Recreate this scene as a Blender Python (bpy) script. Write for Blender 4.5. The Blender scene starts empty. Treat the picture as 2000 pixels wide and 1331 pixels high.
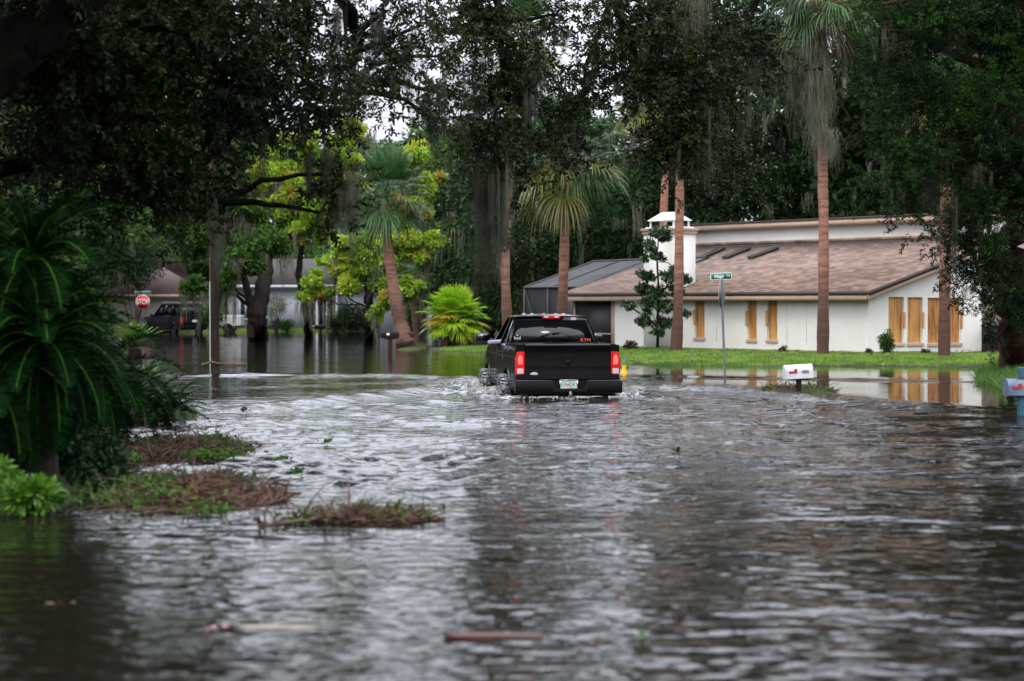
import bpy, math, random
import numpy as np
from mathutils import Vector, Matrix
R = math.radians
rng = np.random.default_rng(7)
random.seed(7)
S = bpy.context.scene
COL = S.collection

# ------------------------------------------------------------------ camera, sky, sun, exposure
CH, HY, F = 1.68, 597.0, 4000.0           # camera height over the water, horizon row, focal length in photo pixels
PITCH = math.atan((665.5 - HY) / F)
cd = bpy.data.cameras.new('camera'); cam = bpy.data.objects.new('camera', cd); COL.objects.link(cam)
cam.location = (0, 0, CH); cam.rotation_euler = (R(90) - PITCH, 0, 0)
cd.sensor_width = 36; cd.lens = 72; cd.clip_start = .1; cd.clip_end = 2000
cd.dof.use_dof = True; cd.dof.focus_distance = 38.5; cd.dof.aperture_fstop = 1.7; cd.dof.aperture_blades = 9
S.camera = cam

SUN_EL, SUN_ROT = R(52), R(200)
w = bpy.data.worlds.new('World'); S.world = w; w.use_nodes = True
nt = w.node_tree; nt.nodes.clear()
wo = nt.nodes.new('ShaderNodeOutputWorld')
sky = nt.nodes.new('ShaderNodeTexSky'); sky.sky_type = 'NISHITA'; sky.sun_disc = False
sky.sun_elevation = SUN_EL; sky.sun_rotation = SUN_ROT; sky.dust_density = 6; sky.air_density = 1.5
bgs = nt.nodes.new('ShaderNodeBackground'); bgs.inputs[1].default_value = .05
nt.links.new(sky.outputs[0], bgs.inputs[0])
tc = nt.nodes.new('ShaderNodeTexCoord'); sx = nt.nodes.new('ShaderNodeSeparateXYZ')
nt.links.new(tc.outputs['Generated'], sx.inputs[0])
cr = nt.nodes.new('ShaderNodeValToRGB')    # overcast: the zenith about twice as bright as the horizon
cr.color_ramp.elements[0].position = 0.0; cr.color_ramp.elements[0].color = (.33, .34, .40, 1)
cr.color_ramp.elements[1].position = 1.0; cr.color_ramp.elements[1].color = (.98, 1.0, 1.06, 1)
for p_, c_ in ((.13, (.38, .39, .45, 1)), (.20, (.60, .62, .71, 1)), (.34, (.86, .89, 1.0, 1))):
    e_ = cr.color_ramp.elements.new(p_); e_.color = c_
nt.links.new(sx.outputs[2], cr.inputs[0])
nz = nt.nodes.new('ShaderNodeTexNoise'); nz.inputs['Scale'].default_value = 2.5; nz.inputs['Detail'].default_value = 4
nt.links.new(tc.outputs['Generated'], nz.inputs[0])
mr = nt.nodes.new('ShaderNodeMapRange'); mr.inputs[3].default_value = .9; mr.inputs[4].default_value = 1.1
nt.links.new(nz.outputs[0], mr.inputs[0])
vm = nt.nodes.new('ShaderNodeVectorMath'); vm.operation = 'SCALE'
nt.links.new(cr.outputs[0], vm.inputs[0]); nt.links.new(mr.outputs[0], vm.inputs['Scale'])
bgc = nt.nodes.new('ShaderNodeBackground'); bgc.inputs[1].default_value = 2.5
nt.links.new(vm.outputs[0], bgc.inputs[0])
ad = nt.nodes.new('ShaderNodeAddShader'); nt.links.new(bgs.outputs[0], ad.inputs[0]); nt.links.new(bgc.outputs[0], ad.inputs[1])
nt.links.new(ad.outputs[0], wo.inputs[0])

sl = bpy.data.lights.new('sun', 'SUN'); sl.energy = 1.4; sl.angle = R(20); sl.color = (1, .97, .92)
so = bpy.data.objects.new('sun', sl); COL.objects.link(so)
so.rotation_euler = (R(90) - SUN_EL, 0, R(180) - SUN_ROT) ; so.location = (0, 0, 60)
S.view_settings.view_transform = 'Standard'; S.view_settings.look = 'None'; S.view_settings.gamma = 1
S.view_settings.use_curve_mapping = False; S.view_settings.exposure = 0.08
cy = S.cycles; S.render.engine = 'CYCLES'
cy.use_denoising = True; cy.max_bounces = 6; cy.diffuse_bounces = 2; cy.glossy_bounces = 3; cy.transmission_bounces = 3
cy.transparent_max_bounces = 8; cy.caustics_reflective = False; cy.caustics_refractive = False; cy.sample_clamp_indirect = 4

# ------------------------------------------------------------------ pixel <-> place
cp, sp_ = math.cos(PITCH), math.sin(PITCH)
def ray(px, py):
    x, y = (px - 1000) / F, (665.5 - py) / F
    return np.array([x, cp + y * sp_, -sp_ + y * cp])
def at(px, py, Y):
    r = ray(px, py); k = Y / r[1]
    return np.array([r[0] * k, Y, CH + r[2] * k])
def wz(px, py, z=0.0):
    r = ray(px, py); k = (z - CH) / r[2]
    return np.array([r[0] * k, r[1] * k, z])
def proj(P):
    d = np.asarray(P, float) - np.array([0, 0, CH])
    f = d[..., 1] * cp - d[..., 2] * sp_; u = d[..., 1] * sp_ + d[..., 2] * cp
    f = np.maximum(f, .5)
    return 1000 + F * d[..., 0] / f, 665.5 - F * u / f

# ------------------------------------------------------------------ mesh kit
class MB:
    def __init__(s): s.V, s.n, s.L, s.Z, s.M = [], 0, [], [], []
    def add(s, V, Fc, m=0):
        V = np.asarray(V, float).reshape(-1, 3)
        if isinstance(Fc, np.ndarray):
            s.L.append((Fc + s.n).ravel()); s.Z.append(np.full(len(Fc), Fc.shape[1])); s.M.append(np.full(len(Fc), m))
        else:
            for f in Fc: s.L.append(np.array(f) + s.n)
            s.Z.append(np.array([len(f) for f in Fc])); s.M.append(np.full(len(Fc), m))
        s.V.append(V); s.n += len(V); return s
    def box(s, a, b, m=0):
        x0, y0, z0 = a; x1, y1, z1 = b
        V = [(x0,y0,z0),(x1,y0,z0),(x1,y1,z0),(x0,y1,z0),(x0,y0,z1),(x1,y0,z1),(x1,y1,z1),(x0,y1,z1)]
        return s.add(V, [[0,3,2,1],[4,5,6,7],[0,1,5,4],[1,2,6,5],[2,3,7,6],[3,0,4,7]], m)
    def hexa(s, V, m=0):      # 8 corners: bottom ring then top ring
        return s.add(V, [[0,3,2,1],[4,5,6,7],[0,1,5,4],[1,2,6,5],[2,3,7,6],[3,0,4,7]], m)
    def tube(s, P, r, k=8, m=0, cap=True, noise=0.0):
        P = np.asarray(P, float); n = len(P); r = np.broadcast_to(np.asarray(r, float), (n,))
        T = np.gradient(P, axis=0); T /= np.linalg.norm(T, axis=1)[:, None] + 1e-9
        up = np.array([0, 0, 1.]) if abs(T[0][2]) < .9 else np.array([1., 0, 0])
        A = np.cross(T, up); A /= np.linalg.norm(A, axis=1)[:, None] + 1e-9; B = np.cross(T, A)
        a = np.linspace(0, 2*np.pi, k, endpoint=False)
        rr = r[:, None] * (1 + noise * rng.uniform(-1, 1, (n, k))) if noise else np.repeat(r[:, None], k, 1)
        V = P[:, None] + rr[..., None] * (np.cos(a)[None, :, None] * A[:, None] + np.sin(a)[None, :, None] * B[:, None])
        i, j = np.meshgrid(np.arange(n-1), np.arange(k), indexing='ij'); j2 = (j+1) % k
        Q = np.stack([i*k+j, i*k+j2, (i+1)*k+j2, (i+1)*k+j], -1).reshape(-1, 4)
        s.add(V, Q, m)
        if cap:
            s.add(V[0], [list(range(k))], m); s.add(V[-1], [list(range(k))[::-1]], m)
        return s
    def lathe(s, prof, c=(0,0,0), k=24, axis='z', m=0):
        a = np.linspace(0, 2*np.pi, k, endpoint=False); pr = np.asarray(prof, float); n = len(pr)
        rr, zz = pr[:, 0], pr[:, 1]
        X = rr[:, None]*np.cos(a); Y = rr[:, None]*np.sin(a); Z = np.repeat(zz[:, None], k, 1)
        V = np.stack([X, Y, Z] if axis == 'z' else [Z, X, Y] if axis == 'x' else [X, Z, Y], -1) + np.asarray(c)
        i, j = np.meshgrid(np.arange(n-1), np.arange(k), indexing='ij'); j2 = (j+1) % k
        return s.add(V, np.stack([i*k+j, i*k+j2, (i+1)*k+j2, (i+1)*k+j], -1).reshape(-1, 4), m)
    def grid(s, G, m=0):
        G = np.asarray(G, float); a, b = G.shape[:2]
        i, j = np.meshgrid(np.arange(a-1), np.arange(b-1), indexing='ij')
        return s.add(G, np.stack([i*b+j, (i+1)*b+j, (i+1)*b+j+1, i*b+j+1], -1).reshape(-1, 4), m)
    def prism(s, pts, axis, d0, d1, m=0):     # polygon in the other two axes, extruded along axis
        pts = np.asarray(pts, float); n = len(pts)
        def mk(d):
            o = np.zeros((n, 3)); k = [i for i in range(3) if i != axis]
            o[:, k[0]] = pts[:, 0]; o[:, k[1]] = pts[:, 1]; o[:, axis] = d; return o
        V = np.concatenate([mk(d0), mk(d1)])
        return s.add(V, [list(range(n)), list(range(2*n-1, n-1, -1))] + [[i, i+n, (i+1) % n + n, (i+1) % n] for i in range(n)], m)
    def build(s, name, mats, parent=None, smooth=False, bevel=0, fix=False, seg=2):
        me = bpy.data.meshes.new(name)
        V = np.concatenate(s.V); L = np.concatenate(s.L).astype(np.int32); Z = np.concatenate(s.Z).astype(np.int32); M = np.concatenate(s.M).astype(np.int32)
        me.vertices.add(len(V)); me.vertices.foreach_set('co', V.astype(np.float32).ravel())
        me.loops.add(len(L)); me.loops.foreach_set('vertex_index', L)
        me.polygons.add(len(Z)); st = np.concatenate([[0], np.cumsum(Z)[:-1]]).astype(np.int32)
        me.polygons.foreach_set('loop_start', st); me.polygons.foreach_set('loop_total', Z)
        me.polygons.foreach_set('material_index', M)
        if smooth: me.polygons.foreach_set('use_smooth', np.ones(len(Z), bool))
        me.update(calc_edges=True)
        if fix:
            import bmesh
            bm = bmesh.new(); bm.from_mesh(me); bmesh.ops.remove_doubles(bm, verts=bm.verts, dist=1e-5)
            bmesh.ops.recalc_face_normals(bm, faces=bm.faces); bm.to_mesh(me); bm.free()
        for mt in (mats if isinstance(mats, (list, tuple)) else [mats]): me.materials.append(mt)
        o = bpy.data.objects.new(name, me); COL.objects.link(o)
        if parent is not None: o.parent = parent
        if bevel:
            md = o.modifiers.new('bevel', 'BEVEL'); md.width = bevel; md.segments = seg; md.limit_method = 'ANGLE'; md.angle_limit = R(35)
            if not smooth: me.polygons.foreach_set('use_smooth', np.ones(len(me.polygons), bool)); 
            md.harden_normals = True
        return o
def tag(o, label, cat, group=None, kind=None):
    if label: o['label'] = label
    if cat: o['category'] = cat
    if group: o['group'] = group
    if kind: o['kind'] = kind
    return o
def thing(name, label, cat, loc=(0, 0, 0), rz=0, group=None):
    o = bpy.data.objects.new(name, None); COL.objects.link(o); o.location = tuple(loc); o.rotation_euler = (0, 0, rz)
    o.empty_display_size = .2
    return tag(o, label, cat, group)
def dup(root, loc, rz=0, sc=1, label=None, group=None):
    r = root.copy(); COL.objects.link(r); r.location = tuple(loc); r.rotation_euler = (0, 0, rz)
    r.scale = (sc, sc, sc) if np.isscalar(sc) else sc
    if label: r['label'] = label
    if group: r['group'] = group
    for ch in list(root.children):
        c = ch.copy(); COL.objects.link(c); c.parent = r
        for g in ch.children:
            d = g.copy(); COL.objects.link(d); d.parent = c
    return r
def text_part(s, name, mt, size, M, parent, depth=.002, align='CENTER', sx=1.0, bold=0.0):
    cu = bpy.data.curves.new('t', 'FONT'); cu.body = s; cu.size = size; cu.extrude = depth; cu.align_x = align; cu.align_y = 'CENTER'
    cu.offset = bold
    t = bpy.data.objects.new('t', cu); COL.objects.link(t)
    bpy.context.view_layer.update()
    me = bpy.data.meshes.new_from_object(t.evaluated_get(bpy.context.evaluated_depsgraph_get()))
    bpy.data.objects.remove(t); me.transform(Matrix.Diagonal((sx, 1, 1, 1))); me.transform(M)
    me.materials.clear(); me.materials.append(mt); me.name = name
    o = bpy.data.objects.new(name, me); COL.objects.link(o); o.parent = parent; return o

# ------------------------------------------------------------------ materials
def mat(name, col, rough=.6, col2=None, scale=5, detail=4, bump=0, bscale=None, metal=0, spec=.5, coat=0, emit=None, es=0, trans=0, island=0, stretch=None, lo=.35, hi=.65, alpha=1):
    m = bpy.data.materials.new(name); m.use_nodes = True; n = m.node_tree; b = n.nodes['Principled BSDF']; L = n.links
    b.inputs['Base Color'].default_value = (*col, 1); b.inputs['Roughness'].default_value = rough; b.inputs['Metallic'].default_value = metal
    b.inputs['Specular IOR Level'].default_value = spec; b.inputs['Coat Weight'].default_value = coat; b.inputs['Coat Roughness'].default_value = .03
    if emit: b.inputs['Emission Color'].default_value = (*emit, 1); b.inputs['Emission Strength'].default_value = es
    if alpha < 1: b.inputs['Alpha'].default_value = alpha
    vec = None
    if col2 or bump:
        t = n.nodes.new('ShaderNodeTexCoord'); vec = t.outputs['Object']
        if stretch:
            mp = n.nodes.new('ShaderNodeMapping'); mp.inputs['Scale'].default_value = stretch; L.new(vec, mp.inputs[0]); vec = mp.outputs[0]
    src = None
    if col2:
        z = n.nodes.new('ShaderNodeTexNoise'); z.inputs['Scale'].default_value = scale; z.inputs['Detail'].default_value = detail; z.inputs['Roughness'].default_value = .65; L.new(vec, z.inputs[0])
        r = n.nodes.new('ShaderNodeMapRange'); r.inputs[1].default_value = lo; r.inputs[2].default_value = hi; L.new(z.outputs[0], r.inputs[0])
        fac = r.outputs[0]
        if island:
            g = n.nodes.new('ShaderNodeNewGeometry'); a = n.nodes.new('ShaderNodeMath'); a.operation = 'MULTIPLY_ADD'; a.use_clamp = True
            sb = n.nodes.new('ShaderNodeMath'); sb.operation = 'SUBTRACT'; sb.inputs[1].default_value = .5; L.new(g.outputs['Random Per Island'], sb.inputs[0])
            L.new(sb.outputs[0], a.inputs[0]); a.inputs[1].default_value = island; L.new(fac, a.inputs[2]); fac = a.outputs[0]
        mx = n.nodes.new('ShaderNodeMix'); mx.data_type = 'RGBA'; mx.inputs[6].default_value = (*col, 1); mx.inputs[7].default_value = (*col2, 1)
        L.new(fac, mx.inputs[0]); L.new(mx.outputs[2], b.inputs['Base Color']); src = mx.outputs[2]
    if bump:
        z2 = n.nodes.new('ShaderNodeTexNoise'); z2.inputs['Scale'].default_value = bscale or scale*3; z2.inputs['Detail'].default_value = 5; L.new(vec, z2.inputs[0])
        bp = n.nodes.new('ShaderNodeBump'); bp.inputs['Strength'].default_value = 1; bp.inputs['Distance'].default_value = bump
        L.new(z2.outputs[0], bp.inputs['Height']); L.new(bp.outputs[0], b.inputs['Normal'])
    if trans:
        tr = n.nodes.new('ShaderNodeBsdfTranslucent'); mi = n.nodes.new('ShaderNodeMixShader'); mi.inputs[0].default_value = trans
        if src is not None: L.new(src, tr.inputs[0])
        else: tr.inputs[0].default_value = (*col, 1)
        L.new(b.outputs[0], mi.inputs[1]); L.new(tr.outputs[0], mi.inputs[2]); L.new(mi.outputs[0], n.nodes['Material Output'].inputs[0])
    m['b'] = 1
    return m
def nodes(m): return m.node_tree, m.node_tree.nodes['Principled BSDF'], m.node_tree.links

M = {}
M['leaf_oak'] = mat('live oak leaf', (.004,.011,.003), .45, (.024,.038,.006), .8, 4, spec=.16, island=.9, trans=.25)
M['leaf_dark'] = mat('dark far leaf', (.005,.016,.004), .6, (.019,.046,.011), .35, 4, spec=.08, island=.8, trans=.2)
M['leaf_mid'] = mat('mid green leaf', (.022,.062,.012), .55, (.075,.145,.026), .5, 4, spec=.12, island=.8, trans=.25)
M['leaf_far'] = mat('haze tinted far leaf', (.05,.085,.055), .6, (.10,.15,.09), .4, 4, island=.6, trans=.2)  # distance haze put into the paler, greyer leaf colour
M['leaf_maple'] = mat('yellow green maple leaf', (.13,.29,.018), .5, (.48,.58,.05), .55, 3, island=.9, trans=.4)
M['leaf_turn'] = mat('orange turning leaf', (.30,.27,.03), .45, (.45,.20,.06), .8, 3, island=1, trans=.4)
M['leaf_mag'] = mat('magnolia leaf', (.016,.045,.018), .25, (.05,.085,.03), 2, 3, island=1, trans=.1)
M['leaf_cedar'] = mat('cedar spray', (.003,.011,.002), .7, (.030,.085,.009), .5, 5, lo=.46, hi=.70, spec=.1, island=.7, trans=.15)  # brighter noise patches paint lit clumps into the dark foliage colour
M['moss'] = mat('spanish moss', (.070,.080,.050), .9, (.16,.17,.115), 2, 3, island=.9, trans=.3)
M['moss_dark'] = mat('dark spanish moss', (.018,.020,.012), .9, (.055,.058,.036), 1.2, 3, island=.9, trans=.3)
M['bark'] = mat('oak bark', (.010,.008,.007), .9, (.030,.025,.021), 6, 6, spec=.1, bump=.03, bscale=14, stretch=(1,1,.3))
M['bark_cedar'] = mat('cedar bark', (.016,.007,.006), .9, (.055,.020,.015), 5, 5, spec=.1, bump=.03, bscale=9, stretch=(1.5,1.5,.15))
M['bark_near'] = mat('near oak bark', (.003,.0025,.002), .95, (.009,.008,.006), 6, 6, bump=.03, bscale=14, stretch=(1,1,.3), spec=.05)
M['bark_twig'] = mat('twig bark', (.016,.012,.010), .9)
M['frond'] = mat('palm frond', (.025,.075,.022), .45, (.075,.15,.05), 1.2, 3, spec=.3, island=.9, trans=.25)
M['frond_y'] = mat('yellowing palm frond', (.07,.11,.018), .45, (.20,.20,.035), 1.6, 3, island=1, trans=.3)
M['frond_bright'] = mat('bright fan palm frond', (.13,.34,.010), .4, (.40,.56,.03), 1.3, 3, island=.9, trans=.45)
M['frond_gold'] = mat('golden fan palm frond', (.40,.38,.02), .45, (.60,.42,.03), 1.5, 3, island=1, trans=.4)
M['dead'] = mat('dead frond', (.09,.055,.030), .8, (.21,.14,.085), 2, 3, island=1, trans=.2)
M['seed'] = mat('palm seed stalk', (.16,.085,.025), .8, (.32,.20,.06), 3, 3, island=1)
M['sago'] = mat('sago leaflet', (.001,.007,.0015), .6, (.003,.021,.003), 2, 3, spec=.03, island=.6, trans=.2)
M['sago_rib'] = mat('sago midrib', (.03,.09,.006), .5, (.07,.15,.01), 3, spec=.1)
M['young'] = mat('young sago leaf', (.05,.12,.015), .4, (.13,.22,.03), 3, island=.8, trans=.3)
M['fern'] = mat('dark shrub leaf', (.006,.022,.007), .55, (.020,.050,.014), 2, 3, spec=.25, island=.8, trans=.15)
M['herb'] = mat('bright herb leaf', (.03,.10,.005), .5, (.10,.23,.012), 2, 3, island=.9, trans=.4)
M['straw'] = mat('pine straw', (.026,.012,.006), .8, (.085,.040,.020), 4, 3, island=1)
M['stick'] = mat('wet stick', (.035,.018,.012), .6, (.10,.055,.035), 6, 4)
M['mud'] = mat('mud', (.030,.020,.013), .7, (.075,.050,.032), 1.3, 6, bump=.02, bscale=12)
# ------------------------------------------------------------------ ground, lawn, water
def seg_dist(P, poly):
    P = P.reshape(-1, 2); n = len(poly); d = np.full(len(P), 1e9); ins = np.zeros(len(P), bool)
    for i in range(n):
        a = poly[i]; b = poly[(i+1) % n]; ab = b - a
        t = np.clip(((P - a) @ ab) / (ab @ ab + 1e-12), 0, 1)
        d = np.minimum(d, np.hypot(*(P - a - t[:, None]*ab).T))
        c = ((a[1] > P[:, 1]) != (b[1] > P[:, 1])); 
        xi = (b[0]-a[0]) * (P[:, 1]-a[1]) / (b[1]-a[1] + 1e-12) + a[0]
        ins ^= c & (P[:, 0] < xi)
    return np.where(ins, d, -d)
W2 = lambda *l: np.array([wz(x, y)[:2] for x, y in l])
LAWN = np.concatenate([W2((848,686),(905,688),(955,689),(1100,697),(1200,709),(1260,714),(1500,716.5),(1700,716),(1800,717),(1925,719)),
                       [(17.5,53),(26,50),(60,45),(60,110),(4,110),(1.5,90)], W2((950,678),(850,679))])
BANK = np.concatenate([W2((-40,1010),(60,1004),(120,985),(200,962),(238,935),(228,880),(215,842),(250,826),(372,822),(385,812),(330,798),(262,790),(235,760),(262,735),(262,712),(235,690),(190,672)),
                       [(-40,90),(-40,8),(-6,12)]])
CEDAR = W2((1912,748),(1922,730),(1950,718),(2010,708),(2200,705),(2300,790),(2040,806),(1985,775),(1945,752))
FARL = np.array([(-120,121),(-40,124),(-25,126),(-15,131),(-6,133),(0,128),(4,122),(9,118),(120,118),(120,400),(-120,400)], float)
MBX = W2((1492,766),(1520,756),(1560,754),(1610,762),(1632,769),(1580,773),(1520,772))
PALMB = W2((775,684),(790,676),(830,674),(838,679),(800,686))
RIGHT = np.array([(13.2,36),(16,38.5),(30,40),(60,40),(60,-30),(14,-30),(9.5,-5),(9.2,6),(9.6,20),(11.5,30)], float)
def land(X, Y):
    sh = X.shape; P = np.stack([X.ravel(), Y.ravel()], -1)
    z = np.full(len(P), -.42)
    for poly, hm, sl, base in ((LAWN, .16, .045, .0), (BANK, .16, .22, -.0), (CEDAR, .30, .16, 0), (FARL, .25, .02, 0), (MBX, .07, .16, 0), (PALMB, .12, .12, 0), (RIGHT, .3, .1, 0)):
        d = seg_dist(P, poly); z = np.maximum(z, np.minimum(np.where(d > 0, d*sl + .012, d*sl*2 + .012), hm))
    z = z.reshape(sh)
    return z + .012*np.sin(X*2.1+.5*np.sin(Y*1.3))*np.sin(Y*1.7+.7*np.sin(X*.9))
def ground_z(x, y): return float(land(np.array([float(x)]), np.array([float(y)]))[0])
xs = np.concatenate([[-400,-200,-100,-70], np.linspace(-50,-14,60), np.linspace(-13.8,20,230), np.linspace(20.5,50,50), [70,100,200,400]])
ys = np.concatenate([[-60,-30,-10,0,5], np.linspace(8,90,420), np.linspace(91,150,90), [170,200,260,400,700,1200]])
GX, GY = np.meshgrid(xs, ys, indexing='ij')
m_ = mat('ground soil and grass', (.018,.013,.008), .8, (.030,.050,.010), .35, 7, spec=.15, bump=.03, bscale=9, lo=.42, hi=.58)
g = MB().grid(np.stack([GX, GY, land(GX, GY)], -1)).build('ground', m_, smooth=True); tag(g, 'wet soil and grass rising out of the flood water', None, kind='structure'); g['category'] = 'ground'

# flood water: one sheet with real swell, ripples and the truck's wake
def field(n, L, lo, hi, ang, spread, seed):
    r = np.random.default_rng(seed); k = np.fft.fftfreq(n, L/n)*2*np.pi; KX, KY = np.meshgrid(k, k, indexing='ij'); K = np.hypot(KX, KY)+1e-9
    k0, k1 = 2*np.pi/hi, 2*np.pi/lo
    A = ((K > k0) & (K < k1)) * K**-1.6 * (np.exp(-((np.arctan2(KX, KY)-ang+np.pi/2) % np.pi - np.pi/2)**2/(2*spread**2)) + .12)
    h = np.fft.ifft2(A*np.exp(2j*np.pi*r.random((n, n)))).real
    return h/h.std()
def samp(h, L, X, Y):
    n = h.shape[0]; u = (X/L*n) % n; v = (Y/L*n) % n; i = u.astype(int) % n; j = v.astype(int) % n; fu = u-np.floor(u); fv = v-np.floor(v)
    i2 = (i+1) % n; j2 = (j+1) % n
    return h[i,j]*(1-fu)*(1-fv)+h[i2,j]*fu*(1-fv)+h[i,j2]*(1-fu)*fv+h[i2,j2]*fu*fv
t = np.concatenate([[-40,-14,-5,-2.5,-1.6], np.linspace(-1.25,1.25,640), [1.6,2.5,5,14,40]])
pyr = np.concatenate([np.linspace(640,700,60,endpoint=False), np.linspace(700,1400,820)])
yr = np.concatenate([[-60,-20,-4,1.5,4,6], (CH*F/(pyr-597))[::-1], [175,200]])
WX = t[:, None]*(np.maximum(yr, 8)*.262)[None]; WY = np.repeat(yr[None], len(t), 0)
px, py = proj(np.stack([WX, WY, np.zeros_like(WX)], -1))
def smooth(e0, e1, x): q = np.clip((x-e0)/(e1-e0), 0, 1); return q*q*(3-2*q)
def lineY(pts, x): p = np.array(pts, float); return np.interp(x, p[:, 0], p[:, 1])
# where the wake has not yet arrived the water lies still
calmY = lineY([(-500,733),(270,733),(920,733),(1000,740),(1215,733),(1300,741),(1450,752),(1650,772),(1800,790),(1960,800),(2600,806)], px)
calmY = calmY+1.6*np.sin(WX*2.3+np.sin(WX*.9)*2)+1.2*np.sin(WX*5.1+WY)
chop = smooth(-1, 6, py-calmY)
chop = np.where(WY < 3, .6, chop)*(1-.35*smooth(900, 1080, py))
f1 = field(512, 19, .5, 2.6, .15, .6, 1); f2 = field(512, 13, .22, .8, -.3, .9, 2); f3 = field(512, 31, 1.5, 6, .4, .5, 3); f5 = field(512, 7, .10, .45, .1, .8, 8)
chop = chop*(1-.72*smooth(0,10,py-733)*(1-smooth(768,800,py))*(1-smooth(700,900,px)))
warp = .25*samp(f3,31,WX,WY)
sharp = lambda h: np.sign(h)*np.abs(h)**.8
chop = np.maximum(chop, .13*smooth(-60, 10, 930-px)*smooth(655, 700, py))
nearf = smooth(900, 1150, py)
hgt = chop*(.0090*(1-.50*nearf)*sharp(samp(f1,19,WX,WY+warp))+.0050*(1-.25*nearf)*sharp(samp(f2,13,WX+3,WY+warp))*(.55+.45*samp(f3,31,WX+9,WY*.5).clip(-1,1.3))+.006*samp(f3,31,WX,WY)+(.0008+.0020*nearf)*samp(f5,7,WX,WY)) + (1-chop)*.0006*samp(f3,31,WX,WY)
foam = np.zeros_like(hgt)
def crest(pts, amp, wid, fo=0, jag=.25):
    global hgt, foam
    P = W2(*pts); XY = np.stack([WX.ravel(), WY.ravel()], -1); sel = np.where((XY[:,1] > P[:,1].min()-3) & (XY[:,1] < P[:,1].max()+3) & (np.abs(XY[:,0]) < 60))[0]
    Q = XY[sel]; best = np.full(len(Q), 1e9); tt = np.zeros(len(Q)); tot = 0
    for a, b in zip(P[:-1], P[1:]):
        ab = b-a; l = np.hypot(*ab); u = np.clip(((Q-a)@ab)/(l*l), 0, 1); d = np.hypot(*(Q-a-u[:,None]*ab).T)
        k = d < best; best[k] = d[k]; tt[k] = tot+u[k]*l; tot += l
    wv = 1+jag*np.sin(tt*3.1+np.sin(tt*1.3)*2)
    end = np.clip(np.minimum(tt, tot-tt)/.8, 0, 1)
    e = np.exp(-(best/wid)**2)*wv*end
    H = hgt.ravel(); H[sel] += amp*e - amp*.45*np.exp(-((best-wid*1.7)/wid)**2)*end
    hgt = H.reshape(hgt.shape)
    if fo: Fm = foam.ravel(); Fm[sel] = np.maximum(Fm[sel], fo*np.exp(-(best/(wid*1.1))**2)*end); foam = Fm.reshape(hgt.shape)
crest([(268,735),(500,733),(750,734),(900,737),(940,748)], .036, .42, 0, .5)
crest([(925,757),(800,765),(700,776),(560,790),(430,806)], .065, .40, .3)
crest([(960,772),(820,790),(700,808),(560,830),(380,850)], .035, .38)
crest([(900,742),(820,745),(600,752),(400,760)], .018, .5)
crest([(1222,733),(1400,737),(1650,741),(1960,747),(2300,751)], .032, .5)
crest([(1222,758),(1300,757),(1430,764),(1600,780),(1800,796),(2000,806)], .065, .36, .25)
crest([(1230,772),(1330,782),(1500,800),(1700,826),(1900,850)], .03, .32)
crest([(1010,800),(1110,790),(1220,798)], .03, .30, .35)
TX, TY, TYAW = float(wz(1110,776)[0]), 37.7, R(6.6)
# churned water round the truck
cx, cyy = TX-math.sin(TYAW)*3, TY+3
lx = (WX-cx)*math.cos(TYAW)+(WY-cyy)*math.sin(TYAW); ly = -(WX-cx)*math.sin(TYAW)+(WY-cyy)*math.cos(TYAW)
dr = np.hypot(np.maximum(np.abs(lx)-.9, 0), np.maximum(np.abs(ly)-2.7, 0))
churn = np.exp(-(dr/.85)**2)
f4 = field(512, 9, .12, .7, 0, 2, 5)
hgt += churn*.034*samp(f4,9,WX,WY)*chop.clip(.35,1)
foam = np.maximum(foam, .62*np.exp(-(dr/.42)**2))
foam = np.maximum(foam, .42*np.exp(-(dr/1.2)**2))
for (a, b, s_) in ((952,757,.5),(985,776,.55),(1216,772,.5)):
    c = wz(a, b); foam = np.maximum(foam, .85*np.exp(-(np.hypot(WX-c[0], WY-c[1])/s_)**2))
# the streak of foam behind the truck
foam = np.maximum(foam, .42*np.exp(-((lx/1.6)**2))*smooth(-11,-3,ly)*(ly < 0))
# ripples dancing near the current round the heaps on the left
for (a, b, s_, am) in ((520,880,3.0,.008),(360,835,2.2,.012),(600,930,3.0,.010),(300,905,1.6,.006)):
    c = wz(a, b); hgt += am*np.exp(-(np.hypot(WX-c[0], (WY-c[1]))/s_)**2)*samp(f2,13,WX*1.1,WY+5)
mw = bpy.data.materials.new('flood water'); mw.use_nodes = True; n_, b_, L_ = nodes(mw)
b_.inputs['Base Color'].default_value = (.008,.0065,.005,1); b_.inputs['Roughness'].default_value = .03; b_.inputs['IOR'].default_value = 1.33
tcw = n_.nodes.new('ShaderNodeTexCoord')
at_c = n_.nodes.new('ShaderNodeAttribute'); at_c.attribute_name = 'chop'; at_f = n_.nodes.new('ShaderNodeAttribute'); at_f.attribute_name = 'foam'
def wnoise(scale, st, det=3, ro=.55, dist=0):
    mp = n_.nodes.new('ShaderNodeMapping'); mp.inputs['Scale'].default_value = st; L_.new(tcw.outputs['Object'], mp.inputs[0])
    z = n_.nodes.new('ShaderNodeTexNoise'); z.inputs['Scale'].default_value = scale; z.inputs['Detail'].default_value = det; z.inputs['Roughness'].default_value = ro; z.inputs['Distortion'].default_value = dist
    L_.new(mp.outputs[0], z.inputs[0]); return z.outputs[0]
na = wnoise(3.6, (.75,1.2,1), 4, .52, .5); nb = wnoise(.5, (1,1,1), 2)
bp1 = n_.nodes.new('ShaderNodeBump'); bp1.inputs['Distance'].default_value = .062
ml = n_.nodes.new('ShaderNodeMapRange'); ml.inputs[1].default_value = 0; ml.inputs[2].default_value = 1; ml.inputs[3].default_value = .05; ml.inputs[4].default_value = 1
L_.new(at_c.outputs['Fac'], ml.inputs[0])
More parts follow.
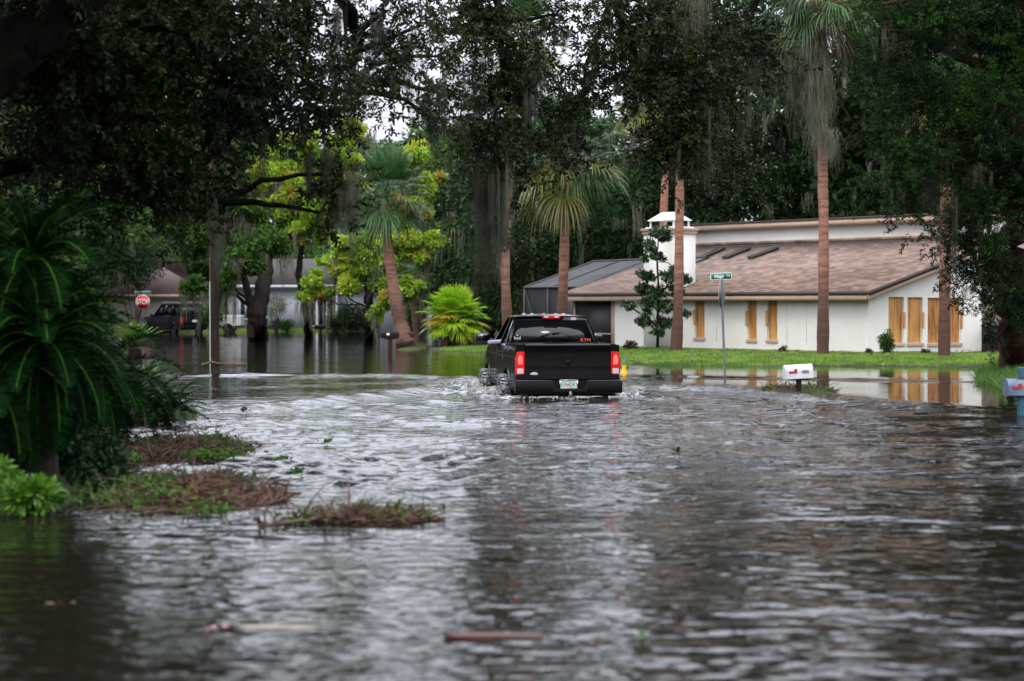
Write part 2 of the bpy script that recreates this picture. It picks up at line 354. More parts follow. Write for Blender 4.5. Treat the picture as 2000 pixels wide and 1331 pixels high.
mb_ = n_.nodes.new('ShaderNodeMapRange'); mb_.inputs[1].default_value = .35; mb_.inputs[2].default_value = .65; mb_.inputs[3].default_value = .55; mb_.inputs[4].default_value = 1.1
L_.new(nb, mb_.inputs[0]); mm = n_.nodes.new('ShaderNodeMath'); mm.operation = 'MULTIPLY'; L_.new(ml.outputs[0], mm.inputs[0]); L_.new(mb_.outputs[0], mm.inputs[1])
L_.new(mm.outputs[0], bp1.inputs['Strength']); L_.new(na, bp1.inputs['Height']); L_.new(bp1.outputs[0], b_.inputs['Normal'])
# foam: broken white patches
nf = wnoise(7, (.7,1.5,1), 6, .7, .8)
th = n_.nodes.new('ShaderNodeMath'); th.operation = 'MULTIPLY_ADD'; L_.new(at_f.outputs['Fac'], th.inputs[0]); th.inputs[1].default_value = .42; L_.new(nf, th.inputs[2])
mf = n_.nodes.new('ShaderNodeMapRange'); mf.inputs[1].default_value = .76; mf.inputs[2].default_value = .98; L_.new(th.outputs[0], mf.inputs[0])
fb = n_.nodes.new('ShaderNodeBsdfDiffuse'); fb.inputs[0].default_value = (.62,.61,.59,1)
mxs = n_.nodes.new('ShaderNodeMixShader'); L_.new(mf.outputs[0], mxs.inputs[0]); L_.new(b_.outputs[0], mxs.inputs[1]); L_.new(fb.outputs[0], mxs.inputs[2])
L_.new(mxs.outputs[0], n_.nodes['Material Output'].inputs[0])
water = MB().grid(np.stack([WX, WY, hgt], -1)).build('water', mw, smooth=True)
tag(water, 'brown flood water rippling over the street', 'water', kind='structure')
for nm, arr in (('chop', chop*(1-.72*smooth(850, 1080, py))), ('foam', foam)):
    a_ = water.data.attributes.new(nm, 'FLOAT', 'POINT'); a_.data.foreach_set('value', arr.astype(np.float32).ravel())

# mown lawn in front of the house: blades
def blades(name, label, mt, P, hlo, hhi, wd, kind='stuff', lean=.4):
    n = len(P); a = rng.uniform(0, 2*np.pi, n); h = rng.uniform(hlo, hhi, n); d = np.stack([np.cos(a), np.sin(a), 0*a], -1)*wd/2
    l = rng.normal(0, lean, (n, 2))*h[:, None]
    V = np.stack([P-d, P+d, P+np.stack([l[:,0], l[:,1], h], -1)], 1)
    o = MB().add(V, np.arange(3*n).reshape(-1, 3)).build(name, mt); return tag(o, label, 'grass', kind=kind)
X = rng.uniform(-4, 17, 330000); Y = rng.uniform(56, 79, 330000)
P = np.stack([X, Y], -1); d = seg_dist(P, LAWN); k = (d > -.02) & ((d < 9)) & (rng.random(len(d)) < 1.1-(Y-56)/40)
P = P[k]; d = d[k]; P = P[d > .35*np.sin(P[:, 0]*2.7+np.sin(P[:, 0]*1.1)*3)*np.sin(P[:, 0]*7.3)+.15*rng.random(len(P))]; zz = land(P[:, 0], P[:, 1])
lit = np.stack([rng.uniform(0, 16, 900), rng.uniform(57, 68, 900)], -1); lit = lit[seg_dist(lit, LAWN) > .1]
blade_tri = np.stack([np.c_[lit, land(lit[:,0], lit[:,1])+.07]+rng.normal(0, .045, (len(lit), 3))*np.array([1,1,.3]) for _ in range(4)], 1)
tag(MB().add(blade_tri, np.arange(4*len(lit)).reshape(-1, 4)).build('leaf_litter', mat('brown leaf litter', (.10,.05,.025), .8, (.20,.12,.06), 3)), 'brown storm leaves strewn over the lawn', 'leaf litter', kind='stuff')
M['lawn'] = mat('lawn blade', (.05,.15,.010), .6, (.22,.34,.045), .9, 4, island=.7, trans=.35)
blades('lawn', 'bright green mown grass in front of the white house', M['lawn'], np.stack([P[:, 0], P[:, 1], zz-.01], -1), .05, .11, .03)
P = np.stack([rng.uniform(9.3,20,90000), rng.uniform(34,58,90000)], -1); d = seg_dist(P, CEDAR); P = P[d > -.1]
blades('tall_grass', 'tall dark grass on the mound round the cedar', mat('tall grass', (.03,.085,.010), .6, (.09,.19,.02), 2, 3, island=.7, trans=.3), np.stack([P[:, 0], P[:, 1], land(P[:, 0], P[:, 1])-.01], -1), .10, .30, .022, lean=.45)
P = np.stack([rng.uniform(-32,4,60000), rng.uniform(120,140,60000)], -1); d = seg_dist(P, FARL); P = P[(d > .5)]
blades('far_grass', 'strip of yellow green grass in front of the far houses', mat('far grass', (.08,.15,.02), .7, (.20,.26,.04), .5, 3, island=.5, trans=.3), np.stack([P[:, 0], P[:, 1], land(P[:, 0], P[:, 1])-.01], -1), .08, .16, .07)
P = np.stack([rng.uniform(-14,-2,120000), rng.uniform(15,75,120000)], -1); d = seg_dist(P, BANK); P = P[(d > -.05) & (d < 3)]
blades('bank_grass', 'dark grass and weeds along the left bank', mat('bank grass', (.014,.038,.008), .6, (.05,.10,.015), 1.2, 3, island=.8, trans=.2), np.stack([P[:, 0], P[:, 1], land(P[:, 0], P[:, 1])-.01], -1), .06, .22, .018, lean=.5)
# ------------------------------------------------------------------ the white house, built in its own axes: s along the long front, t inward
HC = np.array([11.2, 64.4]); HU = np.array([.615, -.7885]); HV = np.array([.7885, .615]); HA = math.atan2(HU[1], HU[0])
def hray(px, py, ax, val):                # where the sight line meets the plane s=val or t=val of the house
    r = ray(px, py); o = np.array([0, 0]) - HC; nrm = HU if ax == 's' else HV
    k = (val - o @ nrm) / (r[:2] @ nrm); p = r*k; q = p[:2] - HC
    return np.array([q @ HU, q @ HV, CH + p[2]])
def hslope(px, py, z0=2.23, sl=.276):
    r = ray(px, py); o = -HC; # CH + r2 k = z0 + sl*((o + r k).HV)
    k = (z0 + sl*(o @ HV) - CH) / (r[2] - sl*(r[:2] @ HV)); p = r*k; q = p[:2] - HC
    return np.array([q @ HU, q @ HV, CH + p[2]])
M['stucco'] = mat('white stucco', (.74,.72,.67), .9, (.66,.645,.60), .6, 6, bump=.012, bscale=18)
M['trim'] = mat('tan painted trim', (.40,.28,.20), .7, (.47,.34,.25), 1, 3)
M['drip'] = mat('dark roof edge', (.035,.025,.022), .6)
M['ply'] = mat('plywood', (.30,.115,.022), .7, (.52,.26,.075), 1.0, 6, stretch=(9,9,.9), lo=.36, hi=.56)
M['ply2'] = mat('dark plywood', (.15,.05,.012), .7, (.42,.19,.045), 1.0, 6, stretch=(7,7,.8), lo=.40, hi=.54)
M['sky_glass'] = mat('skylight glass', (.02,.022,.025), .25)
M['white'] = mat('white painted metal', (.78,.78,.78), .5)
def shingles(name, c1, c2, c3, bw=.32, rh=.14):
    m = mat(name, c1, .9, None); n, b, L = nodes(m); t = n.nodes.new('ShaderNodeTexCoord')
    br = n.nodes.new('ShaderNodeTexBrick'); br.inputs['Scale'].default_value = 1; br.inputs['Brick Width'].default_value = bw; br.inputs['Row Height'].default_value = rh
    br.inputs['Mortar Size'].default_value = .008; br.inputs['Color1'].default_value = (*c1, 1); br.inputs['Color2'].default_value = (*c2, 1); br.inputs['Mortar'].default_value = tuple(v*.45 for v in c1)+(1,)
    L.new(t.outputs['Object'], br.inputs[0]); z = n.nodes.new('ShaderNodeTexNoise'); z.inputs['Scale'].default_value = .55; z.inputs['Detail'].default_value = 7; z.inputs['Roughness'].default_value = .7; L.new(t.outputs['Object'], z.inputs[0])
    r = n.nodes.new('ShaderNodeMapRange'); r.inputs[1].default_value = .4; r.inputs[2].default_value = .68; r.inputs[4].default_value = .5; L.new(z.outputs[0], r.inputs[0])
    mx = n.nodes.new('ShaderNodeMix'); mx.data_type = 'RGBA'; L.new(r.outputs[0], mx.inputs[0]); L.new(br.outputs[0], mx.inputs[6]); mx.inputs[7].default_value = (*c3, 1)
    L.new(mx.outputs[2], b.inputs['Base Color'])
    bp = n.nodes.new('ShaderNodeBump'); bp.inputs['Distance'].default_value = .02; L.new(br.outputs['Fac'], bp.inputs['Height']); bp.invert = True; L.new(bp.outputs[0], b.inputs['Normal'])
    return m
M['shingle'] = shingles('brown shingles', (.29,.195,.15), (.105,.068,.053), (.12,.078,.06), .30, .20)
house = thing('white_house', 'low white stucco house with boarded windows behind the tall palms', 'house', (*HC, 0), HA)
G0 = -.1
def wall_holes(mb, a0, a1, z0, z1, holes, mk, rev=.12, m=0):
    """flat wall in (a, z), holes = (a0, a1, z0, z1); mk(a, d, z) -> 3d, d = depth inward"""
    A = sorted({a0, a1, *[h[0] for h in holes], *[h[1] for h in holes]}); Z = sorted({z0, z1, *[h[2] for h in holes], *[h[3] for h in holes]})
    for i in range(len(A)-1):
        for j in range(len(Z)-1):
            ca, cz = (A[i]+A[i+1])/2, (Z[j]+Z[j+1])/2
            if any(h[0] < ca < h[1] and h[2] < cz < h[3] for h in holes): continue
            mb.add([mk(A[i],0,Z[j]), mk(A[i+1],0,Z[j]), mk(A[i+1],0,Z[j+1]), mk(A[i],0,Z[j+1])], [[0,1,2,3]], m)
    for h in holes:
        c = [(h[0],h[2]),(h[1],h[2]),(h[1],h[3]),(h[0],h[3])]
        for k in range(4):
            p, q = c[k], c[(k+1) % 4]
            mb.add([mk(p[0],0,p[1]), mk(q[0],0,q[1]), mk(q[0],rev,q[1]), mk(p[0],rev,p[1])], [[0,1,2,3]], m)
S0, S1 = -12.25, 0.0
TE = hray(1917, 690, 's', 0)[1]
TU = 6.19
roofz = lambda t_: 2.23 + .276*t_
fr = [(1357,1376,579.5,660),(1459.5,1478,579.5,663.5),(1498.5,1518,579.5,664)]
H1 = []
for (x0, x1, y0, y1) in fr:
    a, b = hray(x0, y0, 't', 0), hray(x1, y1, 't', 0); H1.append((a[0], b[0], b[2], a[2]))
rt = [(1735.5,1765,580.5,670),(1772.5,1802,581,670),(1812,1877,582,670)]
H2 = []
for (x0, x1, y0, y1) in rt:
    a, b = hray(x0, y0, 's', 0), hray(x1, y1, 's', 0); H2.append((a[1], b[1], b[2], a[2]))
wb = MB()
f_mk = lambda a, d, z: (a, d, z); r_mk = lambda a, d, z: (-d, a, z)
wall_holes(wb, S0, S1, G0, 2.20, H1, f_mk)
wall_holes(wb, 0, TE, G0, 2.20, H2, r_mk)
# gable over the right wall, following the rake down again behind the ridge
TR = TU+.6
gz = [(0,2.20),(TE,2.20),(TE, roofz(min(TE,TR))-.05),(0,2.201)] if TE < TR else [(0,2.20),(TE,2.20),(TE,roofz(TR)-.05-.25*(TE-TR)),(TR,roofz(TR)-.05)]
wb.add([(0, a, z) for a, z in gz], [[0,1,2,3]])
wb.add([(S0,0,G0),(S0,TE,G0),(S0,TE,2.2),(S0,0,2.2)], [[0,1,2,3]])
wb.add([(S0,0,2.2),(S0,TU,2.2),(S0,TU,roofz(TU)-.05)], [[0,1,2]])
wb.add([(S0,TE,G0),(S1,TE,G0),(S1,TE,3.4),(S0,TE,3.4)], [[0,1,2,3]])
wall = wb.build('wall', M['stucco'], house)
M['joint'] = mat('joint', (.42,.40,.37), .9)
# hairline control joints on the long front
for x in (1400, 1537, 1575):
    a = hray(x, 640, 't', 0)[0]; MB().box((a-.006,-.004,.45),(a+.006,.001,2.0)).build('wall_joint', M['joint'], house)
# roofs
rb = MB(); T0 = -.42
def slab(mb, s0, s1, t0, t1, zt0, zt1, th=.10, m=0):
    mb.hexa([(s0,t0,zt0-th),(s1,t0,zt0-th),(s1,t1,zt1-th),(s0,t1,zt1-th),(s0,t0,zt0),(s1,t0,zt0),(s1,t1,zt1),(s0,t1,zt1)], m)
Sa, Sb = -14.75, .35
slab(rb, Sa, Sb, T0, TU+.25, roofz(T0), roofz(TU+.25))
slab(rb, Sa, Sb, TU+.25, TE+.6, roofz(TU+.25)-.002, roofz(TU+.25)-.25*(TE+.35-TU))
rb.build('roof', M['shingle'], house)
ub = MB(); ur = hray(1833, 468, 't', TU)[0]; ul = hray(1352, 480, 't', TU)[0]; ZU = 4.66
ub.box((ul, TU, 3.6), (ur, TU+6, ZU)); ub.build('upper_wall', M['stucco'], house)
ub = MB(); slab(ub, ul-.3, ur+.35, TU-.25, TU+6.5, ZU+.17, ZU+.19, .06); ub.build('upper_roof', M['shingle'], house)
fb_ = MB(); fb_.box((ul-.32, TU-.30, ZU-.10), (ur+.37, TU-.252, ZU+.11)); fb_.box((ul-.30, TU-.25, ZU-.08), (ur+.35, TU, ZU-.03))
fb_.box((Sa, T0-.045, roofz(T0)-.27), (Sb, T0-.003, roofz(T0)-.10))
fb_.box((Sa, T0, roofz(T0)-.26), (Sb, 0.0, roofz(T0)-.22))            # soffit
for s_ in (Sb+.003, Sa-.043):
    fb_.hexa([(s_,T0,roofz(T0)-.28),(s_+.04,T0,roofz(T0)-.28),(s_+.04,TU+.25,roofz(TU+.25)-.28),(s_,TU+.25,roofz(TU+.25)-.28),
              (s_,T0,roofz(T0)-.10),(s_+.04,T0,roofz(T0)-.10),(s_+.04,TU+.25,roofz(TU+.25)-.10),(s_,TU+.25,roofz(TU+.25)-.10)])
fb_.hexa([(0.002,T0,roofz(T0)-.26),(Sb,T0,roofz(T0)-.26),(Sb,TU,roofz(TU)-.26),(0.002,TU,roofz(TU)-.26),(0.002,T0,roofz(T0)-.23),(Sb,T0,roofz(T0)-.23),(Sb,TU,roofz(TU)-.23),(0.002,TU,roofz(TU)-.23)])
fb_.build('fascia', M['trim'], house)
db = MB(); db.box((Sa-.05, T0-.075, roofz(T0)-.105), (Sb+.05, T0-.047, roofz(T0)+.012))
db.box((ul-.34, TU-.33, ZU+.10), (ur+.39, TU-.302, ZU+.17))
for s_ in (Sb+.045, Sa-.075):
    db.hexa([(s_,T0,roofz(T0)-.13),(s_+.03,T0,roofz(T0)-.13),(s_+.03,TU+.25,roofz(TU+.25)-.13),(s_,TU+.25,roofz(TU+.25)-.13),
             (s_,T0,roofz(T0)+.015),(s_+.03,T0,roofz(T0)+.015),(s_+.03,TU+.25,roofz(TU+.25)+.015),(s_,TU+.25,roofz(TU+.25)+.015)])
db.build('drip_edge', M['drip'], house)
# boarded windows: sill, plywood sheet, cleat
def window(h, mk, mt, cleat, double=False):
    a0, a1, z0, z1 = h
    def bx(aa, ab, d0, d1, za, zb):
        p, q = mk(aa, d0, za), mk(ab, d1, zb); return MB().box([min(*v) for v in zip(p, q)], [max(*v) for v in zip(p, q)])
    f = bx(a0, a1, .09, .118, z0, z1); f = f.build('window', mt, house, bevel=.004)
    if double:
        am = (a0+a1)/2; bx(am-.012, am+.012, .080, .089, z0, z1).build('board_seam', M['drip'], f)
    bx(a0-.03, a1+.03, -.05, .10, z0-.10, z0-.002).build('sill', M['trim'], f, bevel=.008)
    zc = (z0+z1)/2; w_ = .07
    c0, c1 = (a0-w_, a0+.05) if cleat < 0 else (a1-.05, a1+w_)
    bx(c0, c1, -.022, -.003, zc-.27, zc+.25).build('cleat', mt, f, bevel=.003)
for i, h in enumerate(H1): window(h, f_mk, M['ply'], -1)
for i, h in enumerate(H2): window(h, r_mk, M['ply2'] if i == 2 else M['ply'], 1, i == 2)
# three skylights lying on the slope
for (bx_, by_, tx_, ty_) in ((1361.5,508.5,1405,489.5),(1410,507.5,1456,489),(1460,507,1512,488.5)):
    a, b = hslope(bx_, by_), hslope(tx_, ty_); w_ = .27
    # a bar running up the slope between the two points
    d = (b-a)[:2]; d /= np.linalg.norm(d); nn = np.array([d[1], -d[0]])*w_
    q = [a[:2], a[:2]+nn, b[:2]+nn, b[:2]]
    zf = lambda p: roofz(p[1])
    k_ = MB().hexa([(*p, zf(p)-.02) for p in q]+[(*p, zf(p)+.10) for p in q]).build('skylight', M['sky_glass'], house, bevel=.02)
    qi = [q[0]*.9+q[2]*.1, q[1]*.9+q[3]*.1, q[2]*.95+q[0]*.05, q[3]*.95+q[1]*.05]
    mb = MB()
    for e in range(4):
        p0, p1 = q[e], q[(e+1) % 4]; mb.tube([(*p0, zf(p0)+.10), (*p1, zf(p1)+.10)], .022, 5)
    mb.build('frame', M['drip'], k_)
# chimney with a metal cap
ch0, ch1 = hray(1257, 600, 't', -.15)[0], hray(1313, 600, 't', -.15)[0]
ZC = 4.30
chm = MB().box((ch0, -.15, G0), (ch1, .95, ZC)).build('chimney', M['stucco'], house)
MB().box((ch0-.09, -.24, ZC), (ch1+.09, 1.04, ZC+.09)).box((ch0-.05, -.20, ZC-.12), (ch1+.05, 1.0, ZC)).build('chimney_band', M['trim'], chm, bevel=.02)
mb = MB().box((ch0+.02, -.10, ZC+.09), (ch1-.02, .90, ZC+.14)); c_ = ((ch0+ch1)/2, .4)
for a, b in ((ch0+.15,.05),(ch1-.15,.05),(ch0+.15,.75),(ch1-.15,.75)): mb.box((a-.03,b-.03,ZC+.14),(a+.03,b+.03,ZC+.36))
x0, x1, y0, y1 = ch0+.05, ch1-.05, -.05, .85
mb.add([(x0,y0,ZC+.36),(x1,y0,ZC+.36),(x1,y1,ZC+.36),(x0,y1,ZC+.36),(c_[0]-.25,c_[1]-.15,ZC+.66),(c_[0]+.25,c_[1]-.15,ZC+.66),(c_[0]+.25,c_[1]+.15,ZC+.66),(c_[0]-.25,c_[1]+.15,ZC+.66)],
       [[0,3,2,1],[4,5,6,7],[0,1,5,4],[1,2,6,5],[2,3,7,6],[3,0,4,7]])
mb.build('chimney_cap', M['white'], chm, bevel=.01)
# recessed screened porch at the left end of the front
M['screen'] = mat('black insect screen', (.010,.010,.012), .55)
pb = MB(); pb.box((Sa+.3, .05, G0), (S0-.02, .08, 2.13)); pb.build('porch_screen', M['screen'], house)
pb = MB()
for s_ in (Sa+.26, S0-.10, S0-.001): pb.box((s_, -.02, G0), (s_+.07, .045, 2.15))
pb.box((Sa+.3, -.01, 2.0), (S0-.03, .04, 2.1)); pb.box((Sa+.3, .00, .62), (S0-.11, .04, .67)); pb.build('porch_post', M['trim'], house)
# garage wing with stone veneer
M['stone'] = mat('stone veneer', (.30,.24,.17), .9, None)
n, b, L = nodes(M['stone']); t_ = n.nodes.new('ShaderNodeTexCoord'); v = n.nodes.new('ShaderNodeTexVoronoi'); v.inputs['Scale'].default_value = 3.2; L.new(t_.outputs['Object'], v.inputs[0])
v2 = n.nodes.new('ShaderNodeTexVoronoi'); v2.feature = 'DISTANCE_TO_EDGE'; v2.inputs['Scale'].default_value = 3.2; L.new(t_.outputs['Object'], v2.inputs[0])
hsv = n.nodes.new('ShaderNodeMix'); hsv.data_type = 'RGBA'; hsv.inputs[6].default_value = (.16,.115,.07,1); hsv.inputs[7].default_value = (.40,.34,.26,1); sp2 = n.nodes.new('ShaderNodeSeparateColor'); L.new(v.outputs['Color'], sp2.inputs[0]); L.new(sp2.outputs[0], hsv.inputs[0])
r_ = n.nodes.new('ShaderNodeMapRange'); r_.inputs[2].default_value = .06; L.new(v2.outputs['Distance'], r_.inputs[0]); m2 = n.nodes.new('ShaderNodeMix'); m2.data_type = 'RGBA'; L.new(r_.outputs[0], m2.inputs[0]); m2.inputs[6].default_value = (.06,.045,.03,1); L.new(hsv.outputs[2], m2.inputs[7]); L.new(m2.outputs[2], b.inputs['Base Color'])
bp = n.nodes.new('ShaderNodeBump'); bp.inputs['Distance'].default_value = .04; L.new(r_.outputs[0], bp.inputs['Height']); L.new(bp.outputs[0], b.inputs['Normal'])
MB().box((-8, TE+.01, G0), (-1.2, TE+6.5, 2.6)).build('stone_wall', M['stone'], house)
MB().box((-8.3, TE+.3, 2.605), (-.8, TE+6.9, 2.8)).build('garage_roof', M['shingle'], house)
# screen enclosure (pool cage) behind the left end
cage = thing('screen_enclosure', 'dark screened pool cage with sloping mesh roof at the left end of the white house', 'screen enclosure', (*HC, 0), HA)
def hz(px, py, z):      # sight line to height z, in house axes
    p = wz(px, py, z); q = p[:2]-HC; return np.array([q @ HU, q @ HV, z])
A = hray(1025, 562, 't', 1.0); zb = A[2]; sA = A[0]
sB = S0-.6; tF = 1.0; tB = 8.5
M['mesh'] = mat('grey roof mesh', (.035,.038,.046), .7, (.065,.07,.078), .8, 5, spec=.2)
top = hray(1160, 512, 't', 4.2); 
MB().box((sA, tF, G0), (sB, tF+.02, zb)).box((sA, tF+.02, G0), (sA+.02, tB, zb)).build('screen_panel', M['screen'], cage)
zr = top[2]; s1 = hray(1160,512,'t',4.2)[0]
q = MB(); q.add([(sA,tF,zb),(sB+1,tF,zb),(sB+1,4.2,zr+.05),(s1,4.2,zr)], [[0,1,2,3]]); q.add([(sA,tF,zb),(s1,4.2,zr),(s1,6.5,zr),(sA,tB,zb)], [[0,1,2,3]]); q.add([(s1,4.2,zr),(sB+1,4.2,zr+.05),(sB+1,6.5,zr+.05),(s1,6.5,zr)], [[0,1,2,3]])
q.build('mesh_roof', M['mesh'], cage)
M['bronze'] = mat('bronze frame', (.035,.028,.024), .5); q = MB()
for k in np.linspace(0, 1, 5):
    s_ = sA+(sB-sA)*k; q.box((s_-.03, tF-.05, G0), (s_+.03, tF-.003, zb))
    st = s1+(sB+1-s1)*k; q.tube([(sA+(sB+1-sA)*k, tF, zb+.03), (st, 4.2, zr+.04)], .03, 5)
q.tube([(sA, tF-.03, zb), (sB, tF-.03, zb)], .045, 6); q.tube([(s1, 4.2, zr+.03), (sB+1, 4.2, zr+.08)], .04, 6); q.tube([(sA, tF, zb+.02), (s1, 4.2, zr+.03)], .04, 6)
q.tube([(sA+.03, tF-.04, zb-.05), (sA+1.1, tF-.04, .1)], .022, 5)
q.build('frame', M['bronze'], cage)

# ------------------------------------------------------------------ far houses across the flood
def simple_house(name, label, x0, x1, Y, zt, roof, depth=9, wallmat=None, roofmat=None, over=.5, zw=2.7):
    X0, X1 = (x0-1000)/F*Y, (x1-1000)/F*Y
    h = thing(name, label, 'house', (X0, Y, 0)); W_ = X1-X0
    MB().box((0, 0, -.1), (W_, depth, zw)).build('wall', wallmat, h)
    q = MB(); o = over
    if roof == 'hip':
        q.add([(-o,-o,zw),(W_+o,-o,zw),(W_+o,depth+o,zw),(-o,depth+o,zw),(depth/2,depth/2,zt),(W_-depth/2,depth/2,zt)], [[0,1,5,4],[1,2,5],[2,3,4,5],[3,0,4],[3,2,1,0]])
    else:
        q.add([(-o,-o,zw),(W_+o,-o,zw),(W_+o,depth+o,zw),(-o,depth+o,zw),(-o,depth/2,zt),(W_+o,depth/2,zt)], [[0,1,5,4],[1,2,5],[2,3,4,5],[3,0,4],[3,2,1,0]])
    q.build('roof', roofmat, h)
    MB().box((-o,-o-.06,zw-.16),(W_+o,-o-.003,zw+.03)).build('fascia', M['trim'] if wallmat is M['beige'] else M['trim_far'], h)
    return h, lambda px: (px-1000)/F*Y-X0
M['trim_far'] = mat('pale blue white trim', (.45,.47,.52), .6)
M['beige'] = mat('beige siding', (.42,.37,.33), .8, (.47,.42,.37), 1, 3)
M['paleblue'] = mat('pale blue grey siding', (.30,.33,.39), .8, (.36,.39,.44), 1, 3)
M['roof_pink'] = shingles('faded pink brown shingles', (.14,.09,.085), (.11,.07,.065), (.08,.055,.05))
M['roof_grey'] = shingles('grey shingles', (.075,.07,.07), (.055,.05,.05), (.04,.038,.036))
M['dark_glass'] = mat('dark window glass', (.02,.024,.03), .08)
hA, fx = simple_house('beige_garage_house', 'beige house with faded roof behind the black suv and stop sign', 205, 400, 131, 4.6, 'hip', 8, M['beige'], M['roof_pink'], zw=2.35)
MB().box((fx(262),-.03,0),(fx(372),-.002,1.95)).build('garage_door', mat('garage panels', (.40,.36,.33), .7, None), hA)
hB, fx = simple_house('pale_blue_house', 'long pale blue house with white garage behind the leaning palm', 432, 770, 136, 4.9, 'gable', 10, M['paleblue'], M['roof_grey'], zw=3.0)
for (a, b, z0, z1, nm) in ((607,621,.35,2.1,'window'),(624,640,.1,2.15,'door'),(646,656,.5,2.1,'window'),(470,490,.8,2.0,'window')):
    o = MB().box((fx(a),-.04,z0),(fx(b),-.003,z1)).build(nm, M['dark_glass'], hB)
    q = MB(); A_, B_ = fx(a), fx(b)
    for bb in ((A_-.08,z0-.08,B_+.08,z0),(A_-.08,z1,B_+.08,z1+.08),(A_-.08,z0,A_,z1),(B_,z0,B_+.08,z1),((A_+B_)/2-.03,z0,(A_+B_)/2+.03,z1)): q.box((bb[0],-.08,bb[1]),(bb[2],-.041,bb[3]))
    q.build('frame', M['trim_far'], o)
for p in (602, 622.5, 642, 660):
    MB().box((fx(p)-.08,-1.3,0),(fx(p)+.08,-1.12,2.9)).build('porch_column', M['trim_far'], hB, bevel=.01)
MB().box((fx(600),-1.35,2.9),(fx(664),-.06,3.05)).build('porch_beam', M['trim_far'], hB)
hG, fx = simple_house('white_gable_garage', 'white gabled garage with panelled door behind the small palm trunk', 742, 832, 130, 4.3, 'gable', 9, M['paleblue'], M['roof_grey'], zw=2.6)
W_ = fx(832); MB().add([(-.3,-.1,2.6),(W_+.3,-.1,2.6),(W_/2,-.1,4.3),(-.3,.5,2.6),(W_+.3,.5,2.6),(W_/2,.5,4.3)], [[0,1,2],[3,5,4],[0,3,4,1],[1,4,5,2],[2,5,3,0]]).build('gable', M['paleblue'], hG)
gd = MB().box((fx(768),-.03,0),(fx(812),-.002,2.15)).build('garage_door', mat('white garage panels', (.42,.43,.48), .6), hG)
q = MB()
for z in (.5,.95,1.4,1.85): q.box((fx(768),-.042,z),(fx(812),-.031,z+.03))
q.build('panel_line', mat('panel groove', (.24,.25,.28), .7), gd)
# ------------------------------------------------------------------ plant kit
def unit(v): return v/(np.linalg.norm(v, axis=-1, keepdims=True)+1e-9)
def frames(D, roll=None):
    """rotations taking +X to D (k,3)"""
    D = unit(D); k = len(D); r = rng.normal(size=(k, 3)) if roll is None else roll
    Yv = unit(np.cross(D, r)); Zv = np.cross(D, Yv); return np.stack([D, Yv, Zv], -1)
def rand_rot(k, droop=0.0):
    D = unit(rng.normal(size=(k, 3))); D[:, 2] -= droop; return frames(D)
def scatter(mb, tpl, P, Rm, Sc, m=0):
    for V, Fc, mi in tpl:
        k = len(P); W_ = np.einsum('kij,vj->kvi', Rm, V)*np.asarray(Sc).reshape(-1, 1, 1) + P[:, None]
        mb.add(W_.reshape(-1, 3), (Fc[None] + (np.arange(k)*len(V))[:, None, None]).reshape(-1, Fc.shape[1]), m+mi)
def leafV(L, w, fold=.18, drop=.08):
    return np.array([[0,0,0],[.28*L,-w,-fold*w],[.72*L,-w*.85,-fold*w-drop*L*.5],[L,0,-drop*L],[.72*L,w*.85,-fold*w-drop*L*.5],[.28*L,w,-fold*w]])
LF = np.array([[0,1,2,3],[0,3,4,5]])
def leaves(P, D, L, w, **k):
    n = len(P); Rm = frames(D); base = leafV(1, .23 if w is None else w, **k); Lr = np.broadcast_to(L, (n,))
    V = np.einsum('kij,vj->kvi', Rm, base)*Lr[:, None, None]+P[:, None]
    return V.reshape(-1, 3), (LF[None]+(np.arange(n)*6)[:, None, None]).reshape(-1, 4)
def spray(L=.34, n=15, ll=.088, w=.017, spread=1.0, twig=.0035, side=2):
    """a twig with leaves; material 0 leaf, 1 twig"""
    m = MB(); t = np.linspace(.15, 1, n); P = np.stack([t*L, .03*np.sin(t*5), -.05*t*t], -1)
    a = np.arange(n)*2.4+rng.uniform(0, 6); D = np.stack([np.full(n, .75), np.cos(a)*spread, np.sin(a)*spread], -1); D[-3:, 0] = 1.1
    V, Fq = leaves(P, D, ll*rng.uniform(.75, 1.15, n), .21)
    V2, F2 = V, Fq
    tw = MB().tube(np.stack([np.linspace(0, L, 4), .03*np.sin(np.linspace(0, 1, 4)*5), -.05*np.linspace(0, 1, 4)**2], -1), [twig, twig*.8, twig*.6, twig*.3], 3, cap=False)
    return [(V2, F2, 0), (np.concatenate(tw.V), tw.L[0].reshape(-1, 4), 1)]
def leafcloud(n, r, ll, wr):
    P = rng.normal(size=(n, 3))*r*.5; V, Fq = leaves(P, rng.normal(size=(n, 3))+P/r*1.2+np.array([0,0,-.25]), ll*rng.uniform(.7, 1.2, n), None)
    return [(V*np.array([1,1,1]), Fq, 0)]
SPR = [spray() for _ in range(5)]
SPR_BIG = [spray(.5, 12, .13, .03) for _ in range(4)]
